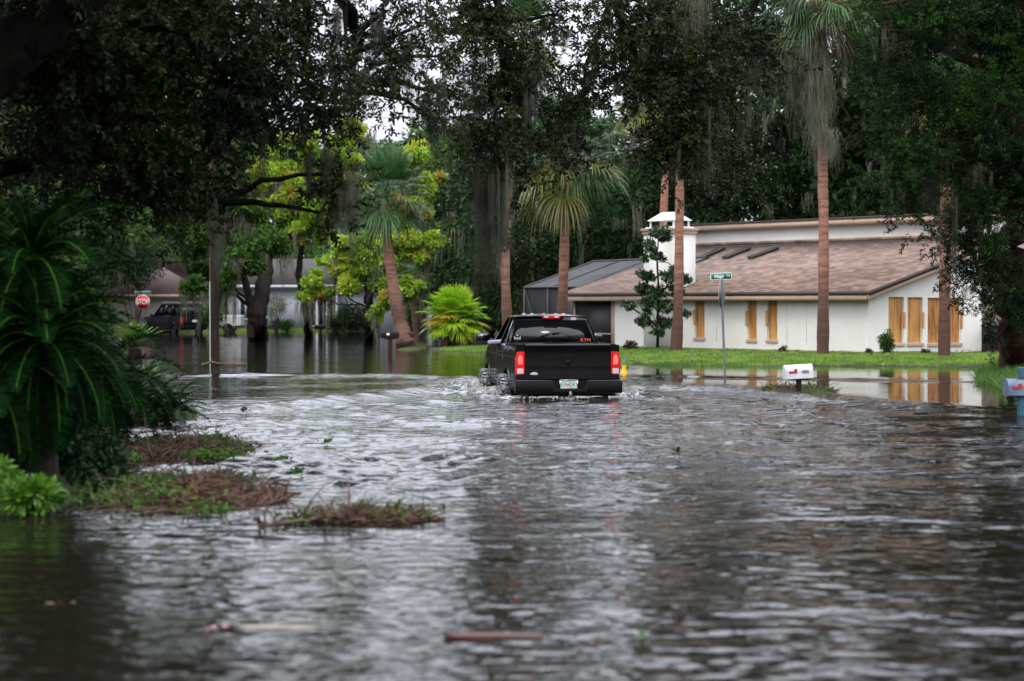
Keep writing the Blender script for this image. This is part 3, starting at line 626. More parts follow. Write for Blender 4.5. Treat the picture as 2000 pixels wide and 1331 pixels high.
def beard(L, w, n=34, seg=9, sw=.006, curl=.03):
    """a hanging beard of moss: thin kinked strands"""
    m = MB(); V = []; Fq = []; o = 0
    for i in range(n):
        l = L*rng.uniform(.35, 1)**.8; x0 = rng.normal(0, w*.35, 2); x0 *= 1; z0 = -rng.uniform(0, .45)*(L-l)
        t = np.linspace(0, 1, seg); cx_ = np.cumsum(rng.normal(0, curl*.55, (seg, 2)), 0)*(.3+t[:, None])
        p = np.stack([x0[0]*(1-.35*t)+cx_[:, 0], x0[1]*(1-.35*t)+cx_[:, 1], z0-l*t], -1)
        a = rng.uniform(0, np.pi); d = np.array([math.cos(a), math.sin(a), 0])*sw*.5; ww = (1-.75*t)[:, None]
        V += [p-d*ww, p+d*ww]; ii = np.arange(seg-1); Fq.append(np.stack([o+ii, o+ii+1, o+seg+ii+1, o+seg+ii], -1)); o += 2*seg
        # side wisps
        if rng.random() < .8:
            k = rng.integers(1, seg-1, 3)
            for q in k:
                b0 = p[q]; e = b0+np.array([*rng.normal(0, .035, 2), -rng.uniform(.04, .13)]); V += [np.array([b0-d*.5, b0+d*.5, e])]; Fq.append(np.array([[o, o+1, o+2, o+2]])); o += 3
    F_ = np.concatenate(Fq); V = np.concatenate(V)
    # wisps use a thin quad, give them a fourth corner
    bad = F_[:, 2] == F_[:, 3]; add = []
    k = np.where(bad)[0]; extra = V[F_[k, 2]]+np.array([0.002, 0, .01]); F_[k, 3] = len(V)+np.arange(len(k)); V = np.concatenate([V, extra])
    return [(V, F_, 0)]
BEARDS = [beard(1.0, .16, 40), beard(1.0, .22, 50), beard(1.0, .10, 24), beard(1.0, .14, 34)]
BEARDS_FAR = [beard(1.0, .30, 16, 5, .03, .05), beard(1.0, .2, 12, 5, .03, .05)]
def hang(mb, P, L, wsc, set_=BEARDS, m=0):
    """hang beards at points P with lengths L; width follows wsc"""
    P = np.asarray(P); L = np.asarray(L); idx = rng.integers(0, len(set_), len(P))
    for i, tp in enumerate(set_):
        s_ = idx == i
        if not s_.any(): continue
        a = rng.uniform(0, 2*np.pi, s_.sum()); c, n_ = np.cos(a), np.sin(a); z = 0*a
        Rm = np.stack([np.stack([c*wsc, -n_*wsc, z], -1), np.stack([n_*wsc, c*wsc, z], -1), np.stack([z, z, L[s_]], -1)], 1)
        scatter(mb, tp, P[s_], Rm, np.ones(s_.sum()), m)
def curve(a, b, sag=0, n=8, wob=.04):
    a, b = np.asarray(a, float), np.asarray(b, float); t = np.linspace(0, 1, n)[:, None]; L = np.linalg.norm(b-a)
    p = a*(1-t)+b*t; p[:, 2] -= sag*4*(t*(1-t))[:, 0]*L; w_ = np.cumsum(rng.normal(0, wob*L/n**.5, (n, 3)), 0); w_ -= t*w_[-1]
    return p + w_*np.sin(np.pi*t)
def put_sprays(mb, P, D, tpls, sc, m=0):
    idx = rng.integers(0, len(tpls), len(P))
    for i, tp in enumerate(tpls):
        s_ = idx == i
        if s_.any(): scatter(mb, tp, P[s_], frames(D[s_]), sc[s_], m)

# ------------------------------------------------------------------ trees behind and beside the flood: a few kinds, copied
def tree_proto(name, label, cat, leafm, H, Rw, ntr, nleaf, ll, moss, seed, trunk_r=.35, low=.35, group=None, lean=0, mossm=None, nclump=34, mossL=1.4, extra=None, shape=1.0):
    global rng
    rng = np.random.default_rng(seed); r = thing(name, label, cat, group=group)
    tr = MB(); hub = np.array([lean*H*.3, 0, H*low]); tr.tube(curve((0,0,-.6), hub, 0, 7, .03), np.linspace(trunk_r*1.25, trunk_r*.8, 7)*np.array([1.25,1,1,1,1,1,1]), 10, noise=.12)
    C = []
    for i in range(nclump):
        a = rng.uniform(0, 2*np.pi); q = rng.uniform(0, 1)**.6; zz = rng.uniform(low*.75, 1); rad = Rw*math.sin(math.pi*min(1, max(.12, (zz-low*.6)/(1.15-low*.6))))**.55*shape
        C.append([math.cos(a)*q*rad+lean*H*zz*.4, math.sin(a)*q*rad, H*zz*.96, Rw*rng.uniform(.16, .30)])
    C = np.array(C)
    for i in range(ntr):
        e = C[rng.integers(len(C))][:3]; mid = curve(hub*rng.uniform(.75, 1), e, -.08, 7, .10); tr.tube(mid, np.linspace(trunk_r*.42, .035, 7), 6, noise=.1)
    for i in range(nclump):
        j = rng.integers(nclump); tr.tube(curve(C[i][:3], (C[j][:3]+hub)/2, 0, 5, .08), np.linspace(.02, trunk_r*.16, 5), 4, cap=False)
    tr.build('trunk', M['bark'], r, smooth=True)
    mb = MB(); w_ = C[:, 3]**2; w_ /= w_.sum(); ci = rng.choice(len(C), nleaf, p=w_)
    n_ = unit(rng.normal(size=(nleaf, 3))); rr = rng.uniform(0, 1, nleaf)**.45; P = C[ci, :3]+n_*(rr*C[ci, 3])[:, None]*np.array([1.15, 1.15, .72])
    D = n_+rng.normal(size=(nleaf, 3))*.8; D[:, 2] -= .25
    V, Fq = leaves(P, D, ll*rng.uniform(.65, 1.25, nleaf), None); mb.add(V, Fq)
    if extra:
        k = rng.random(len(C)) < .25; mb.M[-1] = np.repeat((k[ci] & (rng.random(nleaf) < .7)).astype(int), 2)
    mb.build('crown', [M[leafm], M[extra or leafm]], r)
    if moss:
        mb = MB(); ci = rng.choice(len(C), moss); P = C[ci, :3]+rng.normal(size=(moss, 3))*C[ci, 3:4]*.55; P[:, 2] -= C[ci, 3]*.3
        hang(mb, P, mossL*rng.uniform(.4, 1.3, moss), 1.3, BEARDS_FAR); mb.build('moss', mossm or M['moss'], r)
    return r
def place(r, px, Y, sc=1, rz=0, z=None):
    X = (px-1000)/F*Y; r.location = (X, Y, ground_z(X, Y) if z is None else z); r.rotation_euler = (0, 0, rz); r.scale = (sc,)*3 if np.isscalar(sc) else sc; return r
def placed(root, label, px, Y, sc=1, rz=0, group=None):
    X = (px-1000)/F*Y; return dup(root, (X, Y, ground_z(X, Y)), rz, sc, label, group)

G1 = 'dark oaks rising behind the white house'; G2 = 'green oaks on the left beyond the flood'; G3 = 'pale distant trees beyond the houses'
oak1 = tree_proto('oak_tree', 'dark mossy oak behind the chimney of the white house', 'tree', 'leaf_dark', 16, 6.5, 16, 12000, .29, 130, 11, .40, .28, G1)
oak2 = tree_proto('oak_tree', 'dark mossy oak right behind the middle of the long roof', 'tree', 'leaf_dark', 15, 6.0, 14, 10500, .29, 150, 12, .36, .34, G1)
oak3 = tree_proto('oak_tree', 'dark oak with a low spreading crown behind the pool cage', 'tree', 'leaf_dark', 10, 6.0, 12, 13000, .26, 60, 13, .34, .20, G1)
oak4 = tree_proto('oak_tree', 'tall green oak high above the far left bank', 'tree', 'leaf_mid', 14, 6.2, 14, 15000, .28, 90, 14, .36, .26, G2)
place(oak4, -90, 88, 1.2, 2.9)
place(oak1, 1262, 100, .64, .3); place(oak2, 1578, 98, 1.05, 1.0); place(oak3, 1085, 92, 1.0, 2)
placed(oak3, 'dark oak behind the tall thin palm left of the pool cage', 985, 104, .92, 4.0, G1)
placed(oak3, 'dark oak whose crown fills the gap between the two middle palms', 1165, 108, .90, 1.2, G1)
placed(oak1, 'tall dark oak behind the bare palm trunk in front of the chimney', 1372, 96, .80, 2.2, G1)
placed(oak2, 'mossy oak behind the three skylights of the white house', 1440, 112, .86, 3.3, G1)
placed(oak1, 'tall dark oak behind the lawn palm with the long moss', 1640, 95, 1.15, 4.4, G1)
placed(oak2, 'dark oak behind the right end of the clerestory roof', 1740, 92, 1.15, 5.0, G1)
placed(oak1, 'dark oak behind the cedar and the stone garage wall', 1850, 94, 1.1, .9, G1)
placed(oak2, 'last dark oak behind the cedar trunk at the picture edge', 1965, 88, 1.1, 2.6, G1)
placed(oak1, 'dark oak over the garage beyond the cedar trunk', 2120, 86, 1.1, 3.6, G1)
for i, (p, y, s_, lb) in enumerate(((1120,122,1.0,'far oak showing low between the pool cage palms'),(1300,124,1.0,'far oak showing behind the chimney cap'),(1690,124,1.1,'far oak deep behind the clerestory'),(1810,120,1.1,'far oak deep behind the cedar boughs'))):
    placed([oak3, oak1, oak2, oak1][i], lb, p, y, [1.1,.75,1.15,1.2][i], i*1.3, G1)
placed(oak4, 'green oak over the black suv', 330, 150, .9, 1.5, G2)
placed(oak4, 'low green oak left of the stop sign', 130, 127, 1.1, .5, G2)
placed(oak4, 'tall green oak behind the utility pole', 455, 152, 1.0, 2.5, G2)
placed(oak4, 'tall green oak rising behind the big sago palm', 60, 100, 1.15, 3.5, G2)
placed(oak4, 'green oak beside the beige house roof', 200, 148, 1.05, 4.5, G2)
placed(oak4, 'green oak left of the beige house at the picture edge', -60, 115, 1.2, 5.5, G2)
placed(oak4, 'green oak with low crown behind the pale blue house', 560, 150, 1.0, 2.0, G2)
placed(oak4, 'green oak behind the white garage and the small palm trunk', 800, 128, .92, 3.0, G2)
placed(oak4, 'green oak between the bush palm and the hanging moss', 905, 118, .92, 5.1, G2)
placed(oak4, 'tall green oak showing between sago and utility pole', 300, 160, 1.6, .9, G2)
placed(oak4, 'high green oak behind the maple and the utility pole', 470, 165, 1.05, 4.9, G2)
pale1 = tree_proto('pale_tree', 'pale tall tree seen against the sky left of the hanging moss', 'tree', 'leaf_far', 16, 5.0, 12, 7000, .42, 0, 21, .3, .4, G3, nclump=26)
place(pale1, 855, 178, .95, .4)
placed(pale1, 'pale distant tree above the yellow green maple', 715, 170, .98, 2.0, G3)
placed(pale1, 'pale distant tree behind the leaning palm crown', 790, 185, .93, 3.1, G3)
placed(pale1, 'pale distant tree low in the gap beside the hanging moss', 915, 190, .8, 4.2, G3)
placed(pale1, 'pale distant tree behind the black suv', 430, 175, 1.1, 5.2, G3)
placed(pale1, 'pale distant tree behind the thin middle palm', 1010, 180, .8, 1.2, G3)
# woods all round the flooded street, seen only in reflections and from the side
n = 60000; a_ = rng.uniform(0, 2*np.pi, n); q = rng.uniform(1, 1.25, n); X = np.cos(a_)*62*q; Y = np.sin(a_)*62*q+10; k = ((Y < 25) | (np.abs(X) > 48)) & (Y < 80) & (Y*.3+6 < np.abs(X)+np.where(Y < 5, 200, 0)); X, Y = X[k], Y[k]
Z = rng.uniform(0, 1, len(X))**.8*(15+3*np.sin(X*.21)+2*np.sin(Y*.33+1)); V, Fq = leaves(np.stack([X, Y, Z], -1), rng.normal(size=(len(X), 3)), rng.uniform(.5, .9, len(X)), None)
tag(MB().add(V, Fq).build('near_woods', M['leaf_dark']), 'dark woods closing both sides of the street and the street behind the camera', 'woods', kind='stuff')
# the far wood closing the view
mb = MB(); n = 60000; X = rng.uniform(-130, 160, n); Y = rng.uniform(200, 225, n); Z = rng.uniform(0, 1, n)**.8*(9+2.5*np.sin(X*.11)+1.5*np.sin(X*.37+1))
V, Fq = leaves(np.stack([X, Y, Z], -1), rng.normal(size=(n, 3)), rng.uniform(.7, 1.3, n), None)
tag(mb.add(V, Fq).build('far_woods', M['leaf_far']), 'haze-tinted band of far woods beyond the houses', 'woods', kind='stuff')

# two mossy oaks and maples standing in the flood on the left
def custom_tree(name, label, leafm, trunk_pts, radii, clumps, nleaf, ll, moss, mossL, seed, extra=None, group=None, mossm=None, frac=.25):
    """trunk_pts, clumps in world coordinates; clumps (x,y,z,r)"""
    global rng
    rng = np.random.default_rng(seed); base = np.array(trunk_pts[0][0]); r = thing(name, label, 'tree', base, group=group); tr = MB()
    for P, q in zip(trunk_pts, radii):
        P = np.array(P)-base; n = len(P); t = np.linspace(0, n-1, n*4); PP = np.stack([np.interp(t, np.arange(n), P[:, i]) for i in range(3)], -1); PP += rng.normal(0, q[0]*.06, PP.shape)
        tr.tube(PP, np.interp(t, np.arange(n), q), 10, noise=.10)
    C = np.array(clumps, float); C[:, :3] -= base
    allp = np.concatenate([np.array(P)-base for P in trunk_pts])
    for c in C:
        below = allp[allp[:, 2] < c[2]+.5] if (allp[:, 2] < c[2]+.5).any() else allp
        d = np.linalg.norm(below-c[:3], axis=1); a = below[d.argmin()]; tr.tube(curve(a, c[:3], -.05, 7, .08), np.linspace(radii[0][-1]*.5, .02, 7), 5)
        for _ in range(4): tr.tube(curve(c[:3], c[:3]+unit(rng.normal(size=3))*c[3]*.8, 0, 4, .1), [.02, .015, .01, .005], 3, cap=False)
    tr.build('trunk', M['bark'], r, smooth=True)
    sub = []
    for c in C:
        k = 9; s_ = unit(rng.normal(size=(k, 3)))*rng.uniform(.35, .95, (k, 1))*c[3]*np.array([1, 1, .75])
        for v in s_: sub.append([*(c[:3]+v), c[3]*rng.uniform(.22, .42)])
    sub = np.array(sub); w_ = sub[:, 3]**2; ci = rng.choice(len(sub), nleaf, p=w_/w_.sum()); nn = unit(rng.normal(size=(nleaf, 3)))
    P = sub[ci, :3]+nn*(rng.uniform(0, 1, nleaf)**.4*sub[ci, 3])[:, None]*np.array([1, 1, .8]); D = nn+rng.normal(size=(nleaf, 3))*.7; D[:, 2] -= .3
    V, Fq = leaves(P, D, ll*rng.uniform(.65, 1.25, nleaf), None); mb = MB().add(V, Fq)
    if extra: k = rng.random(len(sub)) < frac; mb.M[-1] = np.repeat((k[ci] & (rng.random(nleaf) < .55)).astype(int), 2)
    mb.build('crown', [M[leafm], M[extra or leafm]], r)
    if moss:
        mb = MB(); ci = rng.choice(len(C), moss); P = C[ci, :3]+rng.normal(size=(moss, 3))*C[ci, 3:4]*.5; P[:, 2] -= C[ci, 3]*.2
        hang(mb, P, mossL*rng.uniform(.4, 1.25, moss), 1.5, BEARDS_FAR); mb.build('moss', mossm or M['moss'], r)
    return r
CLK = 1.0
def cl(px, py, r, Y, dy=0): p = at(px, py, Y+dy); return [*p, r/F*Y*CLK]
a = lambda x, y, Y: at(x, y, Y)
Y = 98; custom_tree('oak_tree', 'thick dark oak trunk standing in the flood right of the utility pole', 'leaf_mid',
    [[wz(503,667,-.3), a(503,640,Y), a(506,600,Y), a(518,545,Y+1), a(526,500,Y+2)], [a(490,660,Y), a(492,600,Y), a(470,520,Y+.5), a(440,450,Y)]],
    [[.58,.46,.42,.34,.22], [.22,.2,.17,.12]], [cl(460,420,60,Y,2), cl(535,475,40,Y,2), cl(400,470,50,Y), cl(480,500,45,Y,-1), cl(390,380,60,Y,3), cl(430,330,60,Y,2), cl(350,440,50,Y,2), cl(445,545,28,Y,-1), cl(385,560,28,Y), cl(400,525,36,Y,4)],
    26000, .24, 60, 1.7, 31)
CLK = 1.3; Y = 104; custom_tree('maple_tree', 'tall yellow green maple with curved trunk standing in the flood', 'leaf_maple',
    [[wz(603,664,-.3), a(601,630,Y), a(596,590,Y), a(583,540,Y), a(590,470,Y+1), a(600,380,Y+1)]], [[.26,.21,.19,.18,.14,.08]],
    [cl(512,335,26,Y,-1), cl(555,355,34,Y,-1), cl(540,330,34,Y), cl(580,390,42,Y,1), cl(620,330,44,Y,2), cl(560,290,28,Y), cl(600,270,26,Y,1), cl(660,300,36,Y,2), cl(540,400,30,Y,-1), cl(610,440,38,Y), cl(570,460,30,Y,-1), cl(690,360,36,Y,2), cl(640,400,34,Y,-1), cl(700,250,22,Y,3), cl(660,240,18,Y,2), cl(525,365,22,Y,-1)],
    52000, .19, 30, 1.8, 32, 'leaf_turn', frac=.12)
Y = 92; custom_tree('maple_tree', 'low spreading yellow green maple behind the leaning palm', 'leaf_maple',
    [[wz(722,673,-.3), a(721,640,Y), a(717,600,Y), a(722,560,Y), a(712,500,Y+1), a(700,440,Y+1)], [a(722,570,Y), a(745,530,Y+1), a(790,480,Y+1)]], [[.34,.26,.23,.20,.15,.08], [.14,.11,.06]],
    [cl(705,545,34,Y), cl(680,520,30,Y,1), cl(730,500,38,Y), cl(690,480,30,Y,-1), cl(640,520,22,Y,1), cl(770,470,36,Y,1), cl(820,490,30,Y,1), cl(610,555,24,Y,2), cl(600,580,16,Y,2), cl(640,575,14,Y,2), cl(835,360,30,Y,3), cl(800,300,34,Y,3), cl(820,410,26,Y,3), cl(850,470,18,Y,1), cl(755,580,24,Y,-1), cl(735,610,16,Y,-1), cl(800,560,22,Y,0), cl(815,300,20,Y,3)],
    52000, .18, 45, 1.6, 33, 'leaf_turn', frac=.14)
CLK = 1.0
# shrubs by the far houses
def shrub(name, label, px, py, r, Y, mt, ll, n, hy=1.0, cat='shrub', group=None, seed=0, lw=None):
    global rng
    rng = np.random.default_rng(seed+500); c = at(px, py, Y); gz = ground_z(c[0], Y); R_ = r/F*Y; o = thing(name, label, cat, (c[0], Y, gz), group=group)
    zc = c[2]-gz; mb = MB()
    for _ in range(9):
        e = np.array([*rng.normal(0, R_*.45, 2), zc+rng.uniform(-.2, .6)*R_*hy]); mb.tube(curve((rng.normal(0,.04),rng.normal(0,.04),-.1), e, 0, 5, .05), [.03,.025,.02,.012,.006], 4, cap=False)
    mb.build('stem', M['bark_twig'], o)
    sub = unit(rng.normal(size=(26, 3)))*rng.uniform(.4, .85, (26, 1))*R_*np.array([1, 1, hy])+np.array([0, 0, zc]); ci = rng.integers(0, 26, n)
    nn = unit(rng.normal(size=(n, 3))); P = sub[ci]+nn*rng.uniform(0, 1, (n, 1))**.5*R_*.42; P[:, 2] = np.maximum(P[:, 2], .03)
    V, Fq = leaves(P, nn+rng.normal(size=(n, 3))*.6, ll*rng.uniform(.6, 1.2, n), lw); MB().add(V, Fq).build('foliage', M[mt], o); return o
shrub('round_bush', 'dense dark round bush in front of the pale blue house', 685, 620, 32, 133, 'fern', .12, 4500, 1.0, seed=1)
shrub('round_bush', 'smaller dark bush beside the house windows', 655, 632, 20, 132.5, 'fern', .12, 2200, .9, seed=2)
shrub('low_hedge', 'low dark hedge at the foot of the pale blue house', 545, 641, 20, 133, 'fern', .12, 2200, .55, 'hedge', seed=3)
shrub('low_hedge', 'low dark clipped hedge left of the multi stemmed tree', 510, 642, 16, 133, 'fern', .12, 1600, .6, 'hedge', seed=4)
shrub('ornamental_tree', 'small multi stemmed tree with pale thin branches before the pale house', 540, 600, 26, 130, 'moss', .10, 1800, 1.0, 'tree', seed=5)
shrub('round_bush', 'dark leafy bush trailing beside the black suv', 415, 615, 26, 117, 'leaf_mid', .13, 2600, 1.0, seed=6)
shrub('round_bush', 'dark bush behind the stop sign street blade', 262, 505, 66, 127, 'fern', .16, 9000, 1.0, seed=7)
shrub('round_bush', 'green bush under the hanging moss by the driveway', 560, 660-25, 14, 131, 'leaf_mid', .11, 900, .7, seed=8)

# ------------------------------------------------------------------ palms
def palm_bark():
    m = mat('palm trunk bark', (.13,.048,.030), .85, None, spec=.2); n, b, L = nodes(m); t = n.nodes.new('ShaderNodeTexCoord')
    def noise(scale, st, det, ro):
        mp = n.nodes.new('ShaderNodeMapping'); mp.inputs['Scale'].default_value = st; L.new(t.outputs['Object'], mp.inputs[0]); z = n.nodes.new('ShaderNodeTexNoise')
        z.inputs['Scale'].default_value = scale; z.inputs['Detail'].default_value = det; z.inputs['Roughness'].default_value = ro; L.new(mp.outputs[0], z.inputs[0]); return z.outputs[0]
    def rng_(src, a_, b_, c_=0, d_=1):
        r = n.nodes.new('ShaderNodeMapRange')
        for i, v in ((1,a_),(2,b_),(3,c_),(4,d_)): r.inputs[i].default_value = v
        L.new(src, r.inputs[0]); return r.outputs[0]
    def mix(f, a_, b_):
        x = n.nodes.new('ShaderNodeMix'); x.data_type = 'RGBA'; L.new(f, x.inputs[0])
        for i, v in ((6, a_), (7, b_)):
            if isinstance(v, tuple): x.inputs[i].default_value = (*v, 1)
            else: L.new(v, x.inputs[i])
        return x.outputs[2]
    scar = noise(2.2, (1,1,5.5), 6, .7); blot = noise(1.1, (1,1,.6), 8, .7); fine = noise(16, (1,1,2), 5, .7)
    c = mix(rng_(scar, .36, .62), (.155,.068,.045), (.36,.19,.135)); c = mix(rng_(blot, .50, .68, 0, .7), c, (.17,.12,.095)); c = mix(rng_(fine, .55, .75, 0, .5), c, (.07,.035,.025))
    sx_ = n.nodes.new('ShaderNodeSeparateXYZ'); L.new(t.outputs['Object'], sx_.inputs[0]); ma = n.nodes.new('ShaderNodeMath'); ma.operation = 'MULTIPLY_ADD'; L.new(blot, ma.inputs[0]); ma.inputs[1].default_value = 3.5; L.new(sx_.outputs[2], ma.inputs[2])
    c = mix(rng_(ma.outputs[0], 3.3, 5.2, .85, 0), c, (.060,.034,.026))      # old rough bark low on the trunk
    L.new(c, b.inputs['Base Color']); ad_ = n.nodes.new('ShaderNodeMath'); ad_.operation = 'ADD'; L.new(scar, ad_.inputs[0]); L.new(fine, ad_.inputs[1])
    bp = n.nodes.new('ShaderNodeBump'); bp.inputs['Distance'].default_value = .03; L.new(ad_.outputs[0], bp.inputs['Height']); L.new(bp.outputs[0], b.inputs['Normal']); return m
M['palm_bark'] = palm_bark()
def fan(mb, base, az, el, pet=1.0, rad=.85, nb=30, droop=1.0, m=0, spread=1.9, width=.030, stiff=0, fold=.35):
    """one fan frond: petiole then blades round its end"""
    ca, sa, ce, se = math.cos(az), math.sin(az), math.cos(el), math.sin(el)
    f = np.array([ca*ce, sa*ce, se]); rgt = np.array([-sa, ca, 0]); up = np.cross(rgt, f)*-1
    up = np.cross(f, rgt)*-1 if np.cross(f, rgt)[2] < 0 else np.cross(f, rgt)
    t = np.linspace(0, 1, 5)[:, None]; P = base+f*pet*t; P[:, 2] -= (.10*droop*pet*t[:, 0]**2)
    mb.tube(P, [.022,.018,.014,.012,.008], 4, m+2, cap=False); hub = P[-1]; f2 = unit(P[-1]-P[-2])
    an = np.linspace(-spread, spread, nb)+rng.normal(0, .03, nb); L = rad*(1-.28*(np.abs(an)/spread)**2)*rng.uniform(.88, 1.05, nb)
    D = np.cos(an)[:, None]*f2+np.sin(an)[:, None]*rgt+ (fold*np.abs(np.sin(an)))[:, None]*up*1.0
    D = unit(D); ts = np.array([0, .3, .55, .78, 1.0]); ws = np.array([.35, 1, .95, .6, .05])*width/2
    Pn = hub+D[:, None]*(L[:, None]*ts)[..., None]
    dr = (droop*.55*(1-stiff))*L[:, None]*np.maximum(ts-.35, 0)**1.6*rng.uniform(.7, 1.4, nb)[:, None]; Pn[..., 2] -= dr*1.6
    pull = 1-.35*droop*(1-stiff)*np.maximum(ts-.5, 0)[None, :, None]; c_ = hub+ (Pn-hub)*np.stack([pull[...,0],pull[...,0],np.ones_like(pull[...,0])], -1)
    side = unit(np.cross(D, up+rng.normal(0, .25, (nb, 3))))[:, None]*ws[None, :, None]
    V = np.stack([c_-side, c_+side], 2).reshape(-1, 3); k = np.arange(nb)[:, None]*10; i = np.arange(4)[None]*2
    q = np.stack([k+i, k+i+1, k+i+3, k+i+2], -1).reshape(-1, 4); mb.add(V, q, m)
def palm(name, label, trunk, radii, crown_r, seed, nf=34, group='tall palms with bare trunks', yellow=.25, dead=8, boots=False, crown=True, sk=1.0, mossn=0, seedn=3):
    global rng
    rng = np.random.default_rng(seed); base = np.array(trunk[0], float); r = thing(name, label, 'palm tree', base, group=group)
    P = np.array(trunk)-base; n = len(P); t = np.linspace(0, n-1, n*7); PP = np.stack([np.interp(t, np.arange(n), P[:, i]) for i in range(3)], -1); rr = np.interp(t, np.arange(n), radii)
    k_ = np.ones(5)/5
    for i in (0, 1): PP[2:-2, i] = np.convolve(PP[:, i], k_, 'valid')
    rr = rr*(1+.05*np.sin(np.arange(len(rr))*.83+seed)+rng.normal(0,.015,len(rr))); tr = MB().tube(PP, rr, 14, noise=.025)
    if boots:
        for i in range(70):
            z = rng.uniform(.1, 2.0); a_ = rng.uniform(0, 6.28); q = np.array([np.interp(z, PP[:, 2], PP[:, j]) for j in range(3)]); R_ = np.interp(z, PP[:, 2], rr); d = np.array([math.cos(a_), math.sin(a_), 0])
            tr.tube([q+d*R_*.8, q+d*(R_+.05)+np.array([0,0,.09])], [.035,.012], 4, 1)
    tr.build('trunk', [M['palm_bark'], M['dead']], r, smooth=True)
    if not crown: return r
    top = PP[-1]; s = crown_r/1.35
    cr_ = MB()
    for i in range(nf):
        q = i/nf; el = 1.45-2.1*q**.9+rng.normal(0, .10); az = i*2.399+rng.normal(0, .15); m_i = 1 if (el < .15 and rng.random() < yellow*1.8) or rng.random() < yellow*.3 else 0
        fan(cr_, top+np.array([0, 0, .35*(1-q)*s]), az, el, pet=.85*s*rng.uniform(.85, 1.1), rad=.95*s*rng.uniform(.85, 1.1), nb=34, droop=.35+.70*q, m=m_i, width=.034*s)
    o = cr_.build('crown', [M['frond'], M['frond_y'], M['frond'], M['frond_y']], r)
    if dead:
        dm = MB()
        for i in range(dead): fan(dm, top-np.array([0,0,.05]), rng.uniform(0, 6.28), -1.15+rng.normal(0, .12), pet=.6*s*sk, rad=.8*s*sk, nb=18, droop=.6, width=.03*s)
        dm.build('dead_fronds', [M['dead'], M['dead'], M['dead']], r)
    if seedn:
        sm = MB()
        for i in range(seedn):
            a_ = rng.uniform(0, 6.28); e = top+np.array([math.cos(a_)*.75*s, math.sin(a_)*.75*s, -.15*s]); c = curve(top+np.array([0,0,.2*s]), e, -.25, 8, .02); sm.tube(c, .012, 4)
            for k in range(70):
                p = c[rng.integers(3, 8)]; sm.tube([p, p+np.array([*rng.normal(0, .13*s, 2), -rng.uniform(.02, .28)*s])], [.006, .012], 3)
        sm.build('seed_stalk', M['seed'], r)
    return r
def tl(pts, z0): # trunk through picture points at one distance; the first one lies on the ground at height z0
    b = wz(pts[0][0], pts[0][1], z0); b2 = b.copy(); b2[2] -= .3; return [b2, b]+[at(x, y, b[1]) for x, y in pts[1:]]
palm('sabal_palm', 'tallest lawn palm with long moss strands hanging from its crown', tl([(1607,699),(1608,600),(1609,450),(1606,300),(1608,160),(1603,12)], .10), [.22,.20,.165,.15,.15,.13,.13], 1.75, 41, yellow=.2, dead=5, nf=44)
palm('sabal_palm', 'palm right in front of the chimney with a charred base', tl([(1320,692),(1325,600),(1327,450),(1328,320),(1332,200),(1333,130)], .10), [.24,.21,.16,.145,.14,.14,.13], 1.7, 42)
palm('sabal_palm', 'thin palm behind the roof with brown skirt of dead fronds', tl([(1292,600),(1296,420),(1300,290),(1275,215)], .2)[:1]+[at(1292,640,79), at(1296,420,79), at(1301,300,79), at(1268,205,79)], [.17,.16,.15,.14,.13], 1.5, 43, yellow=.8, dead=12)
palm('sabal_palm', 'full crowned palm rising behind the truck cab', tl([(1096,688),(1098,612),(1102,500),(1104,390),(1105,330)], .10), [.21,.20,.18,.165,.16,.15], 1.95, 44, yellow=.16, dead=6, nf=52)
palm('sabal_palm', 'tall slim palm rising left of the truck behind the hanging moss', tl([(991,699),(990,612),(986,520),(992,400),(1000,270),(1008,180),(1022,95)], .08), [.20,.18,.16,.14,.13,.13,.12,.12], 1.5, 45)
palm('sabal_palm', 'leaning palm with flared base beside the dark mailbox', [wz(797,683,-.35), wz(793,678,.05), at(784,640,82), at(768,560,82), at(757,480,82), at(753,430,82), at(756,395,82)], [.46,.40,.30,.23,.20,.18,.17], 1.75, 46, yellow=.12, dead=4, boots=True, nf=50)
palm('sabal_palm', 'small grey trunked palm in front of the white garage', tl([(813,664),(811,600),(811,545)], 0), [.20,.17,.15,.14], 1.0, 47, yellow=.1, dead=3, nf=16)
palm('sabal_palm', 'palm half hidden by the cedar in front of the right windows', tl([(1844,703),(1845,600),(1846,450),(1847,320),(1850,215)], .10), [.19,.18,.165,.15,.15,.14], 1.35, 48, yellow=.6, dead=8)
# bright bush palm in the flood
rng = np.random.default_rng(60); b0 = wz(887,677,0); fp = thing('fan_palm_bush', 'short bushy fan palm with bright yellow green fronds in the flood', 'palm tree', b0)
MB().tube([(0,0,-.4),(0.02,0,.2),(-.02,0,.75),(0,0,1.15)], [.30,.26,.24,.16], 12, noise=.12).build('trunk', M['bark'], fp, smooth=True)
cb = MB()
for i in range(46):
    q = i/46; el = 1.35-1.95*q; fan(cb, np.array([0,0,1.15]), i*2.399, el, pet=.88*rng.uniform(.8,1.15), rad=.85, nb=30, droop=.6, m=1 if (q > .55 and rng.random() < .40) else 0, width=.062, stiff=.25, spread=2.3, fold=.10)
cb.build('crown', [M['frond_bright'], M['frond_gold'], M['frond_bright'], M['frond_gold']], fp)
db_ = MB()
for i in range(7): fan(db_, np.array([0,0,1.0]), rng.uniform(-1.2, .9), -.95, pet=.7, rad=.6, nb=16, droop=.5, width=.04)
db_.build('dead_fronds', [M['dead']]*3, fp)

